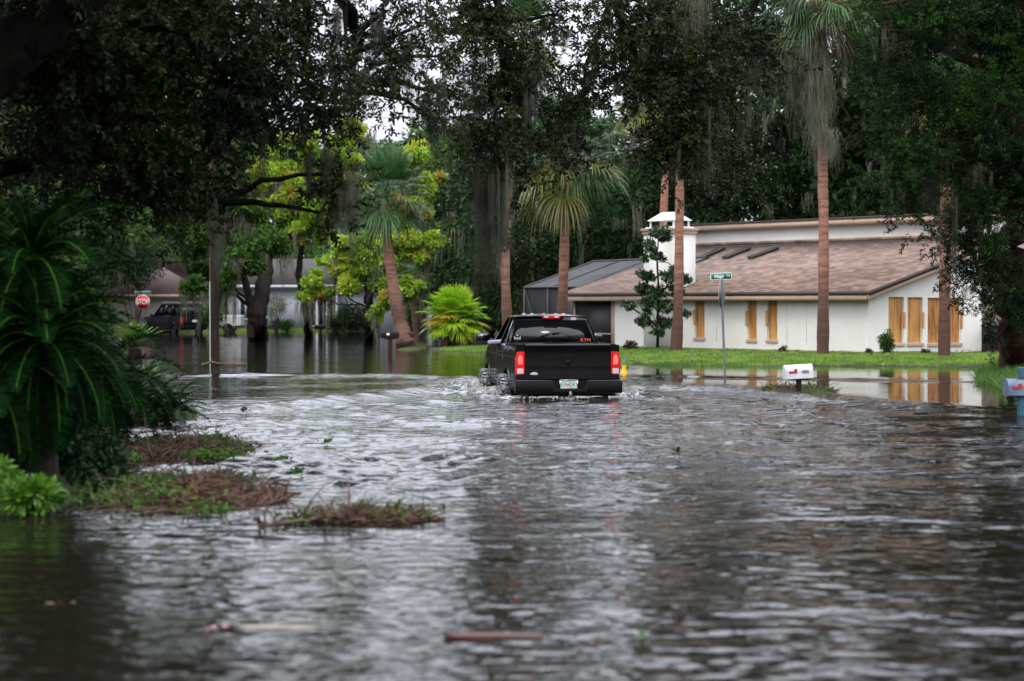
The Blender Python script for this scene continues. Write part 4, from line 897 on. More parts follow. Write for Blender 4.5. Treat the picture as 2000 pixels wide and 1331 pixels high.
# ------------------------------------------------------------------ sagos and the left bank
def sago_frond(mb, base, az, el, L, nl=70, ll=.14, m=0, wid=.010, bend=1.0, vee=.5):
    t = np.linspace(0, 1, nl); th = el-bend*1.5*t**1.15; ds = L/nl
    h = np.cumsum(np.cos(th))*ds; z = np.cumsum(np.sin(th))*ds; d = np.array([math.cos(az), math.sin(az), 0]); P = base+h[:, None]*d+z[:, None]*np.array([0,0,1.])
    rgt = np.array([-math.sin(az), math.cos(az), 0]); T = np.cos(th)[:, None]*d+np.sin(th)[:, None]*np.array([0,0,1.]); N = -np.sin(th)[:, None]*d+np.cos(th)[:, None]*np.array([0,0,1.])
    mb.tube(P[::5], np.linspace(.008, .003, len(P[::5])), 4, m+1, cap=False)
    lw = ll*np.sin(np.pi*np.clip(t*.93+.05, 0, 1))**.5*rng.uniform(.9, 1.1, nl)
    for sgn in (-1, 1):
        D = unit(rgt*sgn+T*(.45+rng.normal(0,.10,(nl,1)))+N*(vee+rng.normal(0,.14,(nl,1)))); k = (t > .08) & (rng.random(nl) < .9); A = P[k]; B = P[k]+(D*lw[:, None])[k]*.6-np.array([0,0,.04])*lw[k][:, None]; C = P[k]+(D*lw[:, None])[k]-np.array([0,0,.08])*lw[k][:, None]; w_ = T[k]*wid
        V = np.stack([A-w_*.6, A+w_*.6, B+w_*.5, B-w_*.5, C], 1); q = np.arange(len(A))[:, None]*5; mb.add(V.reshape(-1, 3), np.concatenate([q+np.array([[0,1,2,3]])]), m); mb.add(V.reshape(-1, 3), q+np.array([[3,2,4]]), m)
def sago(name, label, px, Y, zc, L, nf, seed, elmax=1.25, elmin=-.5, mt='sago', rib='sago_rib', tr_r=.16, z0=None, ll=.14, bend=1.0, heads=((0,0,0),), nl=95, group=None):
    global rng
    rng = np.random.default_rng(seed); X = (px-1000)/F*Y; gz = ground_z(X, Y) if z0 is None else z0; r = thing(name, label, 'sago palm', (X, Y, gz), group=group); fr, tk = MB(), MB()
    for hx, hy, hz_ in heads:
        top = np.array([hx, hy, zc+hz_-gz]); tk.tube(curve((hx*.4, hy*.4, -.15), top, 0, 6, .02), [tr_r*1.2, tr_r*1.1, tr_r, tr_r, tr_r, tr_r*.8], 10, noise=.25)
        for i in range(nf):
            q = i/nf; sago_frond(fr, top, i*2.399+rng.normal(0, .1), elmax+(elmin-elmax)*q+rng.normal(0, .06), L*rng.uniform(.85, 1.1), nl, ll, bend=bend*rng.uniform(.85, 1.15))
    tk.build('trunk', M['bark'], r, smooth=True); fr.build('fronds', [M[mt], M[rib]], r); return r
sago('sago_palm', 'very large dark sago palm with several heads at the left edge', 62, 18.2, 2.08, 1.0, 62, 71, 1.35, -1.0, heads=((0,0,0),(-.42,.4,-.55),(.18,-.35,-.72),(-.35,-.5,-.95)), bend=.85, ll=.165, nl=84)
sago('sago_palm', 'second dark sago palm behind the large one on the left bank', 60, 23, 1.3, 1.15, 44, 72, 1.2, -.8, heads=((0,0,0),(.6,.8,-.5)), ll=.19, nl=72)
sago('young_sago', 'small young sago with upright fronds on a shaggy dark trunk', 262, 33, .98, .50, 34, 73, 1.45, .55, 'young', 'young', .11, ll=.07, bend=.25, nl=44)
sago('low_sago', 'low dark feathery sago fronds spilling over the water edge', 300, 29.5, .28, .62, 34, 74, 1.2, .05, 'fern', 'fern', .06, ll=.09, bend=.7, nl=50, heads=((0,0,0),(-.35,.6,.22),(.28,-.2,-.12),(-.5,-.5,.1)))
sago('low_sago', 'bright spiky little sago right of the shaggy trunk', 288, 36, .32, .42, 16, 75, 1.3, .35, 'young', 'young', .05, ll=.06, bend=.4, nl=36)
# fallen palm frond lying in the water near the pole
rng = np.random.default_rng(76); c = wz(318,727,0); o = MB(); 
for k in range(2): sago_frond(o, np.array([0,0,.02+k*.03]), math.pi+.15+k*.5, .42, .95, 40, .26, bend=.55, vee=.9)
tag(o.build('fallen_frond', [M['fern'], M['young']]), 'fallen palm frond sticking out of the water left of the pole', 'palm frond').location = c+np.array([.5,0,0])
shrub('weed_clump', 'bright green leafy weeds at the bottom left water edge', 62, 968, 50, 16.4, 'herb', .085, 2100, .55, seed=11, cat='weeds', lw=.15)
shrub('weed_clump', 'bright green weeds cut by the left picture edge', -25, 950, 70, 16.8, 'herb', .085, 2300, .7, seed=12, cat='weeds', lw=.15)
shrub('dark_shrub', 'dense dark shrub under the big sago palm', 150, 900, 95, 18.8, 'fern', .075, 9000, .75, seed=13)
shrub('dark_shrub', 'dense dark shrub behind the sago at the left edge', 10, 860, 120, 20, 'fern', .08, 9000, .9, seed=14)
shrub('dark_shrub', 'dark shrub on the bank between sago and young palm', 150, 790, 100, 27, 'fern', .08, 9000, .9, seed=15)
shrub('dark_shrub', 'dark shrub on the bank behind the young sago', 120, 700, 95, 42, 'fern', .12, 8000, 1.2, seed=16)
shrub('dark_shrub', 'low dark leafy plant in front of the big sago', 215, 955, 36, 18.0, 'fern', .06, 1400, .6, seed=17)
shrub('dark_shrub', 'dark bush with drooping leaves left of the stop sign', 170, 625, 44, 60, 'leaf_mid', .16, 3600, 1.3, seed=18)
shrub('dark_shrub', 'tall dark bush far up the left bank', 90, 600, 90, 66, 'fern', .16, 8000, 1.4, seed=19)
shrub('cypress_shrub', 'small conical grey green shrub against the right house wall', 1733, 668, 16, 63.0, 'leaf_mid', .07, 1500, 1.6, seed=20)
shrub('dead_shrub', 'low reddish dead plants along the left foot of the house wall', 1232, 676, 14, 70.0, 'straw', .09, 500, .5, seed=21, group='dead plants along the house wall')
shrub('dead_shrub', 'little reddish dead plant under the middle boarded windows', 1530, 686, 9, 64.8, 'straw', .08, 300, .9, seed=22, group='dead plants along the house wall')
shrub('dead_shrub', 'little dead twigs left of the conical shrub', 1697, 690, 9, 62.8, 'straw', .08, 250, .7, seed=23, group='dead plants along the house wall')
shrub('dead_shrub', 'reddish dead plant under the double boarded window', 1808, 690, 9, 63, 'straw', .08, 300, .6, seed=24, group='dead plants along the house wall')
# young magnolia in front of the chimney
Y = 67.5; custom_tree('magnolia_tree', 'young magnolia with glossy dark leaves in front of the chimney', 'leaf_mag', [[wz(1284,683,.12), at(1285,640,Y), at(1286,560,Y), at(1283,500,Y), at(1288,455,Y)]], [[.055,.05,.04,.03,.015]],
    [cl(1288,452,17,Y), cl(1268,480,15,Y), cl(1303,462,13,Y,.1), cl(1285,500,15,Y), cl(1262,505,9,Y), cl(1262,540,16,Y), cl(1305,540,16,Y), cl(1340,545,13,Y), cl(1252,565,16,Y,.2), cl(1285,570,18,Y), cl(1320,565,16,Y), cl(1262,595,20,Y), cl(1300,600,20,Y), cl(1230,600,11,Y), cl(1260,630,17,Y), cl(1300,630,18,Y), cl(1285,650,13,Y), cl(1337,612,9,Y), cl(1222,592,7,Y), cl(1318,525,10,Y)], 7500, .125, 0, 0, 80)
# ------------------------------------------------------------------ the near oaks whose boughs hang over the street
def hanging_oak(name, label, trunk, limbs, masses, mosses, seed, tpl=SPR, leafm='leaf_oak', barkm='bark_near', cat='tree', mossm=('moss_dark', 'moss'), scl=1.0, per=(7.5, 46), droop=.35, wild=1.0):
    """trunk/limbs: (points, radii) in world places; masses: (px,py,rx,ry,Y,dY,density); mosses: (px,py,length_px,spread_px,Y,n,light)"""
    global rng
    rng = np.random.default_rng(seed); base = np.array(trunk[0][0], float); r = thing(name, label, cat, base); tr = MB(); ends = []
    for P, q in [trunk]+limbs:
        P = np.array(P, float)-base; n = len(P); t = np.linspace(0, n-1, n*5); PP = np.stack([np.interp(t, np.arange(n), P[:, i]) for i in range(3)], -1)
        for i in range(3): PP[2:-2, i] = np.convolve(PP[:, i], np.ones(5)/5, 'valid')
        PP += rng.normal(0, .02, PP.shape); tr.tube(PP, np.interp(t, np.arange(n), q), 12, noise=.12); ends.append(PP)
    LP = np.concatenate(ends[1:]); lf = MB(); SPp, SPd, SPs = [], [], []
    for (px, py, rx, ry, Y, dY, den) in masses:
        c = at(px, py, Y)-base; k = Y/F; n = max(3, int(per[0]*den*(rx*ry/9000)**.8))
        near = LP[np.linalg.norm(LP-c, axis=1).argmin()]; up = near if near[2] > c[2] else c+np.array([0,0,.5]); tr.tube(curve(near, c, -.05, 8, .06), np.linspace(.05, .018, 8)*scl, 5, cap=False)
        for _ in range(n):
            v = unit(rng.normal(size=3))*rng.uniform(.15, 1)**.5; s_ = c+v*np.array([rx*k, dY, ry*k]); b = curve(c+(s_-c)*.15+np.array([0,0,.15]), s_, -.06, 7, .07); tr.tube(b, np.linspace(.016, .004, 7)*scl, 3, cap=False)
            dn = min(1, den*1.15); m = int(per[1]*rng.uniform(.5, 1.4)*dn**1.5)+3; rs = rng.uniform(.13, .32)*scl*(.6+.4*dn); 
            p = s_+rng.normal(size=(m, 3))*rs*np.array([1, 1, .85]); p[:m//3] = b[rng.integers(3, 7, m//3)]+rng.normal(0, .08*scl, (m//3, 3))
            SPp.append(p); d = (p-s_)/rs+rng.normal(size=(m, 3))*wild; d[:, 2] -= droop; SPd.append(d); SPs.append(rng.uniform(.6, 1.15, m)*scl)
    put_sprays(lf, np.concatenate(SPp), np.concatenate(SPd), tpl, np.concatenate(SPs))
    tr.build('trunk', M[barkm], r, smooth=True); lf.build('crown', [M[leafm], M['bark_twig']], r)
    mb = MB()
    for (px, py, ln, spr, Y, n, light) in mosses:
        k = Y/F; x = rng.normal(0, spr*.5, n); y = rng.uniform(-.12, .12, n)*ln; P = np.array([at(px+x[i], py+y[i], Y+rng.normal(0, .25)) for i in range(n)])-base
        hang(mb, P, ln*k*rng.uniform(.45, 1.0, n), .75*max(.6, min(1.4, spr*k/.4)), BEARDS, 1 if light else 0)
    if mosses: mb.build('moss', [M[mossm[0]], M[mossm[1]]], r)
    return r
Yl = 25
hanging_oak('live_oak', 'huge dark live oak spreading its leafy boughs over the left half of the street',
    ([(-8.6,21,-.2),(-8.3,21,1.2),(-7.6,21.2,2.6),(-6.6,21.5,4.0)], [.75,.6,.5,.42]),
    [([(-8.0,21,2.0),at(-160,260,19.5),at(-20,130,19.5),at(70,60,19.8),at(180,-30,20),at(420,-160,21.5),at(700,-190,24),at(900,-160,27)], [.42,.34,.29,.25,.22,.18,.13,.07]),
     ([(-6.8,21.4,3.8),at(150,-200,23),at(400,-120,25),at(640,-60,27),at(700,60,28),at(690,160,28.5),at(650,220,28)], [.3,.22,.16,.10,.07,.05,.02]),
     ([(-7.6,21.2,2.6),at(0,330,23.5),at(150,300,24.5),at(330,330,25),at(430,400,25.2)], [.2,.12,.08,.05,.02]),
     ([(-6.6,21.5,4.0),at(100,-350,24),at(500,-330,27),at(900,-230,30),at(960,-60,31.5),at(985,120,32),at(990,260,32)], [.3,.24,.17,.12,.08,.05,.02])],
    [(80,60,170,110,23,1.3,1.1),(250,40,150,100,24,1.3,1.1),(420,50,150,100,25,1.4,1.1),(580,40,90,80,26,1.3,.9),(100,200,160,110,24,1.3,1.2),(290,190,150,110,24.5,1.3,1.2),(470,170,110,90,25.5,1.3,1.0),
     (590,160,80,70,26,1.1,.8),(90,310,130,60,24.5,1.2,.9),(250,320,110,60,25,1.1,.9),(345,290,80,50,25.2,1.0,.8),(375,380,38,36,25,.7,.5),(310,400,90,45,25,.9,.7),(500,215,50,40,26,.9,.8),(635,235,45,40,26.5,.8,.6),(150,400,80,40,25,.9,.6),
     (655,340,30,36,25.5,.5,.3),(640,420,26,22,25.5,.4,.3),(760,20,60,40,28,.8,.45),(825,50,50,60,29,.9,.4),(700,120,45,60,28,.8,.4),(880,190,25,60,30,.7,.4),(765,75,42,50,28,.8,.5),(770,175,38,28,28,.6,.35),(680,95,30,40,27,.7,.2),(855,110,24,50,29.5,.7,.22),(850,235,20,16,29.5,.5,.15),
     (965,60,62,90,31.5,1.1,1.3),(960,190,75,70,32,1.1,1.4),(1015,130,40,80,32,.9,1.0),(925,20,36,50,31,.8,.6),(990,260,45,45,32,.8,.8),(935,290,32,36,32,.6,.6),(1000,340,20,45,32,.4,.4),(985,430,15,40,32,.3,.3),(1090,28,30,28,32,.6,.5),
     (60,-110,200,90,24,1.6,.8),(300,-140,200,90,25,1.6,.8),(80,-260,330,160,19,2.6,1.4),(-150,-600,420,220,19,3,1.4),(-300,0,200,200,20,2,1.2),(150,-480,300,150,20,3,1.0)],  # dense masses out of view, added to shade the sago and darken the water
    [(735,20,150,30,28,8,0),(800,60,150,24,29,8,0),(715,130,130,20,28,6,1),(1160,90,110,20,33.4,5,0),(850,150,190,30,29.5,9,0),(845,215,110,14,29.5,8,0),(925,100,230,40,32,12,0),(960,230,300,45,32,16,0),(955,330,290,34,32,26,0),(975,330,250,24,31.8,12,1),(905,230,180,22,32,10,0),(990,260,300,16,31.6,8,1),(1030,170,160,22,32,10,1),(1045,110,130,20,32,8,1),
     (830,180,110,18,29.5,7,0),(860,150,140,12,29.5,4,0),(750,50,100,24,28,8,0),(660,20,120,26,27,8,0),(690,200,110,20,27,6,0),(640,300,160,28,25.6,14,0),(690,330,190,16,25.6,9,1),(670,370,130,22,25.6,10,1),(600,300,100,16,25.7,5,0),
     (415,390,150,16,25,5,1),(425,430,130,10,25,3,1),(480,300,90,30,25.5,5,0),(540,250,90,30,26,5,0),(300,290,80,60,24.6,5,0),(150,240,90,60,24,5,0),(230,120,80,70,24,5,0),(380,80,90,60,25,9,1),(180,60,100,70,24.5,9,1),(320,200,100,70,25,10,1),(500,130,90,70,26,8,1),(90,220,90,60,24,7,1),(240,330,90,60,25,8,1),(560,60,80,60,26.5,6,1),(1095,60,55,16,32,7,0),(780,140,70,20,28,5,0)], 101)
hanging_oak('live_oak', 'live oak reaching in from the right with long grey moss above the chimney',
    ([(14.5,33,-.2),(14.3,33,1.5),(13.8,33,3.5),(13,33,5.5)], [.75,.6,.52,.42]),
    [([(13,33,5.5),at(2200,-260,33.5),at(1850,-300,34),at(1500,-230,34),at(1380,-100,33.6),at(1330,80,33.4),at(1310,240,33.2)], [.34,.28,.2,.14,.1,.06,.02]),
     ([at(1850,-300,34),at(1560,-160,35),at(1470,10,35.2),at(1430,150,35)], [.15,.1,.06,.03]),
     ([at(1500,-230,34),at(1300,-150,34),at(1200,-10,33.8),at(1150,120,33.5),at(1130,210,33.3)], [.14,.1,.06,.04,.02])],
    [(1215,30,70,50,33.5,1.0,.9),(1290,60,85,80,33.5,1.1,1.3),(1370,60,75,80,33.8,1.1,1.4),(1440,60,60,70,35,1.1,1.1),(1270,160,75,60,33.4,1.0,1.2),(1350,180,75,65,33.5,1.0,1.4),(1430,160,55,70,35,1.0,1.0),(1125,155,50,40,33.3,.7,.4),(1180,130,45,40,33.3,.7,.45),
     (1100,225,45,34,33.2,.6,.5),(1150,210,45,40,33.2,.7,.6),(1320,250,50,40,33.3,.7,.9),(1385,270,40,30,33.6,.6,.7),(1310,320,32,38,33.2,.5,.6),(1290,285,30,30,33.2,.5,.5),(1410,250,45,45,35,.8,.8),(1430,320,36,40,35,.6,.5),(1480,110,40,60,35.5,.8,.6),(1110,280,35,28,33,.5,.4),(1040,280,30,40,33,.5,.4),
     (1165,70,30,30,33.5,.6,.3),(1330,-60,60,60,34,1.2,.8)],
    [(1240,60,150,40,33.4,10,1),(1300,40,170,50,33.4,12,1),(1420,60,170,40,35,10,1),(1350,-20,160,60,33.4,10,1),(1460,120,160,24,35,8,1),(1410,210,170,18,34.8,8,1),(1365,170,230,34,33.5,16,1),(1385,230,180,20,33.4,10,1),(1340,120,160,30,33.4,9,0),(1290,130,160,30,33.4,8,0),(1250,120,120,26,33.4,6,0),(1405,140,190,22,34.8,8,0),(1440,200,150,20,35,6,0),(1325,280,120,16,33.2,6,1),(1170,100,70,18,33.4,4,0),(1130,250,80,14,33,5,0),(1105,240,70,8,33,3,0),(1230,60,80,30,33.4,5,0)], 102)
# moss on the tall lawn palm and on the palms
def moss_on(root, lst, mts=('moss_dark','moss')):
    b = np.array(root.location); mb = MB()
    for (px, py, ln, spr, Y, n, light) in lst:
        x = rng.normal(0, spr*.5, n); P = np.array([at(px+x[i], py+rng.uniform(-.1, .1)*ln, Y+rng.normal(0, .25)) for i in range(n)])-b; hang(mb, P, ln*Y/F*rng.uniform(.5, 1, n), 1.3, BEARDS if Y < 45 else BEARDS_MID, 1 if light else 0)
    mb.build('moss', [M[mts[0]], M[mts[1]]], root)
BEARDS_MID = [beard(1.0, .22, 22, 9, .010, .06), beard(1.0, .28, 26, 9, .010, .06)]
pal = {o['label']: o for o in bpy.data.objects if o.get('category') == 'palm tree'}
moss_on(pal['tallest lawn palm with long moss strands hanging from its crown'], [(1590,60,260,34,61.5,24,1),(1600,150,190,18,61.4,14,1),(1560,-10,200,16,61.5,9,1),(1575,120,160,30,61.5,10,0),(1622,250,90,8,61.5,4,1),(1650,60,110,40,62,6,0)])
moss_on(pal['full crowned palm rising behind the truck cab'], [(1105,230,150,16,67.5,5,0),(1120,270,90,40,67,7,1)])
moss_on(pal['small grey trunked palm in front of the white garage'], [(811,535,50,30,104,8,1)])

# ------------------------------------------------------------------ cedar at the right edge
def cedar_spray():
    m = MB(); n = 54; t = np.linspace(.1, 1, n); P = np.stack([t*.36, .07*np.sin(t*23)*(1.1-t), .04*np.cos(t*17)-.06*t**2], -1); a_ = np.arange(n)*2.4; D = np.stack([np.full(n, .9), np.cos(a_)*1.0, np.sin(a_)*.8], -1)
    L = .062*rng.uniform(.7, 1.2, n); V, Fq = leaves(P, D, L, .13); tw = MB().tube(np.array([[0,0,0],[.18,.04,-.02],[.36,0,-.06]]), [.004,.003,.001], 3, cap=False)
    return [(V, Fq, 0), (np.concatenate(tw.V), tw.L[0].reshape(-1, 4), 1)]
CED = [cedar_spray() for _ in range(4)]
Yc = 44
ced = hanging_oak('red_cedar', 'large dark red cedar with shaggy reddish trunk at the right picture edge',
    ([wz(1990,735,-.1),at(1988,690,46),at(1984,600,46),at(1980,480,46),at(1985,330,46),at(1990,150,46),at(1985,-60,46),at(1990,-300,46)], [.52,.44,.38,.35,.32,.29,.25,.15]),
    [([at(1985,150,46),at(1930,130,45),at(1860,110,44.5),at(1790,70,44),at(1730,60,43.6)], [.2,.13,.09,.05,.02]), ([at(1985,250,46),at(1920,200,45),at(1840,190,44.4),at(1760,190,44)], [.17,.11,.07,.02]),
     ([at(1985,380,46),at(1930,350,45),at(1860,330,44.5),at(1780,330,44)], [.15,.1,.06,.02]), ([at(1983,470,46),at(1930,470,45),at(1880,480,44.5)], [.12,.08,.03]), ([at(1985,560,46),at(1955,560,45.2)], [.08,.03]),
     ([at(1988,100,46),at(2060,60,46),at(2150,30,46)], [.2,.12,.04]), ([at(1986,-100,46),at(1850,-160,45),at(1700,-180,44)], [.2,.12,.04]), ([at(1985,0,46),at(1900,-20,45),at(1800,-10,44),at(1720,10,43.5)], [.2,.13,.08,.03])],
    [(1800,30,100,50,44,1.2,1.0),(1900,50,90,70,44.5,1.3,1.2),(1730,40,50,40,43.6,.9,.7),(1770,190,50,50,44,1,1.1),(1840,210,80,60,44.3,1.2,1.3),(1920,180,70,80,44.8,1.3,1.3),(1790,120,60,40,44,1,.9),(1730,140,30,25,43.8,.6,.6),
     (1900,300,90,60,44.6,1.2,1.2),(1810,320,70,55,44.2,1.1,1.2),(1760,300,35,35,44,.8,.8),(1740,350,28,30,44,.6,.7),(1920,390,75,55,44.7,1.1,1.1),(1880,455,42,30,44.5,.8,.9),(1930,480,65,50,44.6,1,1.2),(1915,545,26,26,44.5,.5,.6),(1945,590,30,34,44.8,.6,.9),
     (1975,560,30,50,45,.6,.9),(1980,300,40,120,44.5,.8,1.2),(1985,100,60,100,44.6,1,1.1),(1860,-60,160,60,44.6,1.5,1.0),(2060,60,90,160,45,1.5,1.0),(2070,350,90,160,45,1.5,1.0),(1800,-190,200,90,44.6,1.8,.9),(2000,-250,200,120,45.5,1.8,.9),(2150,-100,150,150,46,2,.8),(1990,-450,150,120,46,1.8,.8),(1780,400,22,22,44,.4,.4)],
    [(1755,370,70,12,44,6,1),(1745,60,110,22,43.8,8,1),(1720,70,60,16,43.7,5,1),(1855,370,170,18,44.4,10,1),(1830,340,130,24,44.3,8,0),(1800,340,120,20,44.2,6,0),(1890,390,120,30,44.5,8,0),(1920,330,90,30,44.6,6,1),(1930,430,120,24,44.5,6,0),(1870,60,90,40,44.4,6,0),(1960,450,120,20,44.7,5,0),(1840,150,90,40,44.3,6,0),(1890,560,30,14,44.5,3,0),(1780,220,70,20,44,4,1)],
    103, tpl=CED, leafm='leaf_cedar', barkm='bark_cedar', scl=1.3, per=(8.5, 30), droop=.1)
# ------------------------------------------------------------------ the black pickup
M['paint'] = mat('black car paint', (.0016,.0016,.0018), .25, coat=.55, spec=.05)
M['blacktrim'] = mat('black plastic trim', (.006,.006,.007), .5, spec=.12)
M['glass'] = mat('tinted glass', (.003,.004,.005), .04, spec=.5)
M['chrome'] = mat('worn chrome', (.45,.46,.48), .25, metal=1)
M['silver'] = mat('silver badge', (.55,.56,.58), .35, metal=.6)
M['red_lamp'] = mat('lit red tail lamp', (.30,.003,.005), .15, emit=(1,.01,.015), es=.30)
M['red_hot'] = mat('glowing red bulb', (.9,.05,.05), .2, emit=(1,.10,.08), es=5)
M['red_dim'] = mat('red lamp lens', (.40,.008,.012), .12, emit=(1,.01,.02), es=.15)
M['clear_lamp'] = mat('clear lamp lens', (.55,.5,.5), .1, coat=1)
M['amber'] = mat('clear roof marker', (.5,.5,.52), .15)
M['mirror'] = mat('mirror glass', (.10,.10,.11), .05, metal=1)
M['interior'] = mat('dark cabin', (.015,.014,.014), .8)
m = mat('wet muddy tyre', (.012,.012,.013), .55, None); n, b, L = nodes(m); t_ = n.nodes.new('ShaderNodeTexCoord'); z = n.nodes.new('ShaderNodeTexNoise'); z.inputs['Scale'].default_value = 13; z.inputs['Detail'].default_value = 6; z.inputs['Roughness'].default_value = .75
L.new(t_.outputs['Object'], z.inputs[0]); r_ = n.nodes.new('ShaderNodeMapRange'); r_.inputs[1].default_value = .52; r_.inputs[2].default_value = .60; L.new(z.outputs[0], r_.inputs[0]); mx = n.nodes.new('ShaderNodeMix'); mx.data_type = 'RGBA'; L.new(r_.outputs[0], mx.inputs[0]); mx.inputs[6].default_value = (.010,.010,.012,1); mx.inputs[7].default_value = (.42,.45,.52,1); L.new(mx.outputs[2], b.inputs['Base Color']); M['tyre'] = m
M['rim'] = mat('black alloy rim', (.02,.02,.022), .35, metal=.7)

def wheel(parent, x, y, z, Rw=.43, W_=.31, sgn=1, lug=True, wet=True):
    h = W_/2; o = MB().lathe([(Rw*.62,-h*.8),(Rw*.80,-h),(Rw*.95,-h*.95),(Rw*.985,-h*.75),(Rw*.985,h*.75),(Rw*.95,h*.95),(Rw*.80,h),(Rw*.62,h*.8),(Rw*.60,0),(Rw*.62,-h*.8)], k=48, axis='x')
    if lug:
        for k in range(34):
            a_ = k/34*2*math.pi
            for s_, off in ((-1, 0), (1, .09), (0, .05)):
                aa = a_+off; xm = s_*h*.62; wx = h*.36; da = .055; r0, r1 = Rw*.955, Rw*1.03
                V = []
                for rr in (r0, r1):
                    for (ax, aa2) in ((xm-wx, aa-da+s_*.02), (xm+wx, aa-da-s_*.02), (xm+wx, aa+da-s_*.02), (xm-wx, aa+da+s_*.02)): V.append((ax, rr*math.cos(aa2), rr*math.sin(aa2)))
                o.hexa(V)
    w_ = o.build('wheel', M['tyre'] if wet else M['blacktrim'], parent, smooth=True, fix=True); w_.location = (x, y, z)
    if lug: w_.data.polygons.foreach_set('use_smooth', np.zeros(len(w_.data.polygons), bool))
    rm = MB().lathe([(.0, .02),(.05,.03),(.08,.0),(Rw*.58,-.01),(Rw*.61,h*.55),(Rw*.64,h*.72)] if sgn > 0 else [(.0,-.02),(.05,-.03),(.08,0),(Rw*.58,.01),(Rw*.61,-h*.55),(Rw*.64,-h*.72)], k=32, axis='x')
    for k in range(6):
        a_ = k/6*2*math.pi; d = np.array([0, math.cos(a_), math.sin(a_)]); rm.tube([d*.05+np.array([sgn*.05,0,0]), d*Rw*.6+np.array([sgn*h*.45,0,0])], [.03,.028], 6)
    rm.build('rim', M['rim'], w_, smooth=True); return w_
def ringpanel(mb, C, u0, u1, v0, v1, th, m=0):
    """a bilinear panel C=(bl,br,tr,tl) with an opening; th = inward offset vector"""
    C = [np.array(c, float) for c in C]; bl = lambda u, v: C[0]*(1-u)*(1-v)+C[1]*u*(1-v)+C[2]*u*v+C[3]*(1-u)*v; th = np.array(th, float)
    O = [bl(0,0), bl(1,0), bl(1,1), bl(0,1)]; I = [bl(u0,v0), bl(u1,v0), bl(u1,v1), bl(u0,v1)]
    for k in range(4):
        j = (k+1) % 4; mb.hexa([O[k], O[j], I[j], I[k], O[k]+th, O[j]+th, I[j]+th, I[k]+th], m)
    return [p+th*.45 for p in I]
def glass_quad(mb, I, th=.006, m=0):
    I = [np.array(p) for p in I]; n_ = unit(np.cross(I[1]-I[0], I[3]-I[0]))*th; mb.hexa([I[0], I[1], I[2], I[3], I[0]+n_, I[1]+n_, I[2]+n_, I[3]+n_], m)

tk = thing('pickup_truck', 'black lifted pickup truck driving away through the flood with red tail lamps lit', 'pickup truck', (TX, TY, -.50), TYAW)
yw = [1.28, 4.78]; AR = .56; WZ = .43
def halfw(y, z):
    w = .985 - .10*max(0, (z-1.12)/.34)**2 - .06*max(0, (.75-z)/.3)
    if y > 5.2: w -= .16*((y-5.2)/.5)**2
    if y < .25: w -= .05*((.25-y)/.25)**2
    if 2.08 < y < 2.14: w -= .015
    for c in yw:
        d = math.hypot(y-c, (z-WZ)); w += .032*math.exp(-((d-AR-.01)/.055)**2)
    return w
def ztop(y): return 1.455 if y < 2.1 else (1.43 if y < 4.45 else 1.41-.13*max(0, (y-4.7)/1.0)**1.6)
wl = MB(); bd = MB(); ysamp = np.unique(np.concatenate([np.linspace(.06, 5.68, 64), [.1,.16,2.08,2.11,2.14,4.5], *[c+AR*np.cos(np.linspace(0, np.pi, 17)) for c in yw]])); rows = 15
for sgn in (-1, 1):
    G = []
    for y in ysamp:
        zb_ = .60 if y < 5.3 else .60+.0*(y-5.3)
        for c in yw:
            if abs(y-c) < AR: zb_ = max(zb_, WZ+math.sqrt(AR*AR-(y-c)**2))
        zs = zb_+(ztop(y)-zb_)*np.linspace(0, 1, rows); G.append([(sgn*halfw(y, z), y, z) for z in zs]+[(sgn*(halfw(y, ztop(y))-.05), y, ztop(y)+.008), (sgn*(halfw(y, ztop(y))-.10), y, ztop(y)-.02)])
    bd.grid(G)
    # turned-in arch lips and wheel wells
    for c in yw:
        a_ = np.linspace(.02, math.pi-.02, 20); G = [[(sgn*(halfw(c+AR*math.cos(t), WZ+AR*math.sin(t))-d), c+AR*math.cos(t)*(1 if d == 0 else .985), WZ+AR*math.sin(t)*(1 if d == 0 else .985)) for d in (0, .03, .55)] for t in a_]; wl.grid(G)
        wl.box((sgn*.42-.01, c-.6, .5), (sgn*.42+.01, c+.6, 1.25))
# hood and nose
G = [[(u*(halfw(y, 1.3)-.07), y, ztop(y)+.05*(1-u*u)*(1 if y < 5.5 else .5)) for u in np.linspace(-1, 1, 13)] for y in np.linspace(4.42, 5.68, 14)]; bd.grid(G)
G = [[(u*(halfw(5.68, z)), 5.68+.06*math.sin(math.pi*(z-.6)/.7)*(1-.3*u*u), z) for u in np.linspace(-1, 1, 9)] for z in np.linspace(.6, 1.29, 8)]; bd.grid(G)
# cab back wall, floor pan, bed box
bd.box((-.90, 2.10, .60), (.90, 2.14, 1.42)); bd.box((-.88, .14, .93), (.88, 2.08, .96)); bd.box((-.88, .05, .55), (.88, 5.5, .70))
for s_ in (-1, 1): bd.box((s_*.83-.02, .12, .9), (s_*.83+.02, 2.08, 1.43)); bd.box((s_*.87-.05, .10, 1.43), (s_*.87+.05, 2.07, 1.462)); 
# rear corner posts the lamps sit in
for s_ in (-1, 1): bd.box((min(s_*.80, s_*.965), .055, .62), (max(s_*.80, s_*.965), .12, 1.452))
body = bd.build('body', M['paint'], tk, smooth=True, fix=True)
wl.build('wheel_arch', M['blacktrim'], tk)
md = body.modifiers.new('e', 'EDGE_SPLIT'); md.split_angle = R(40)
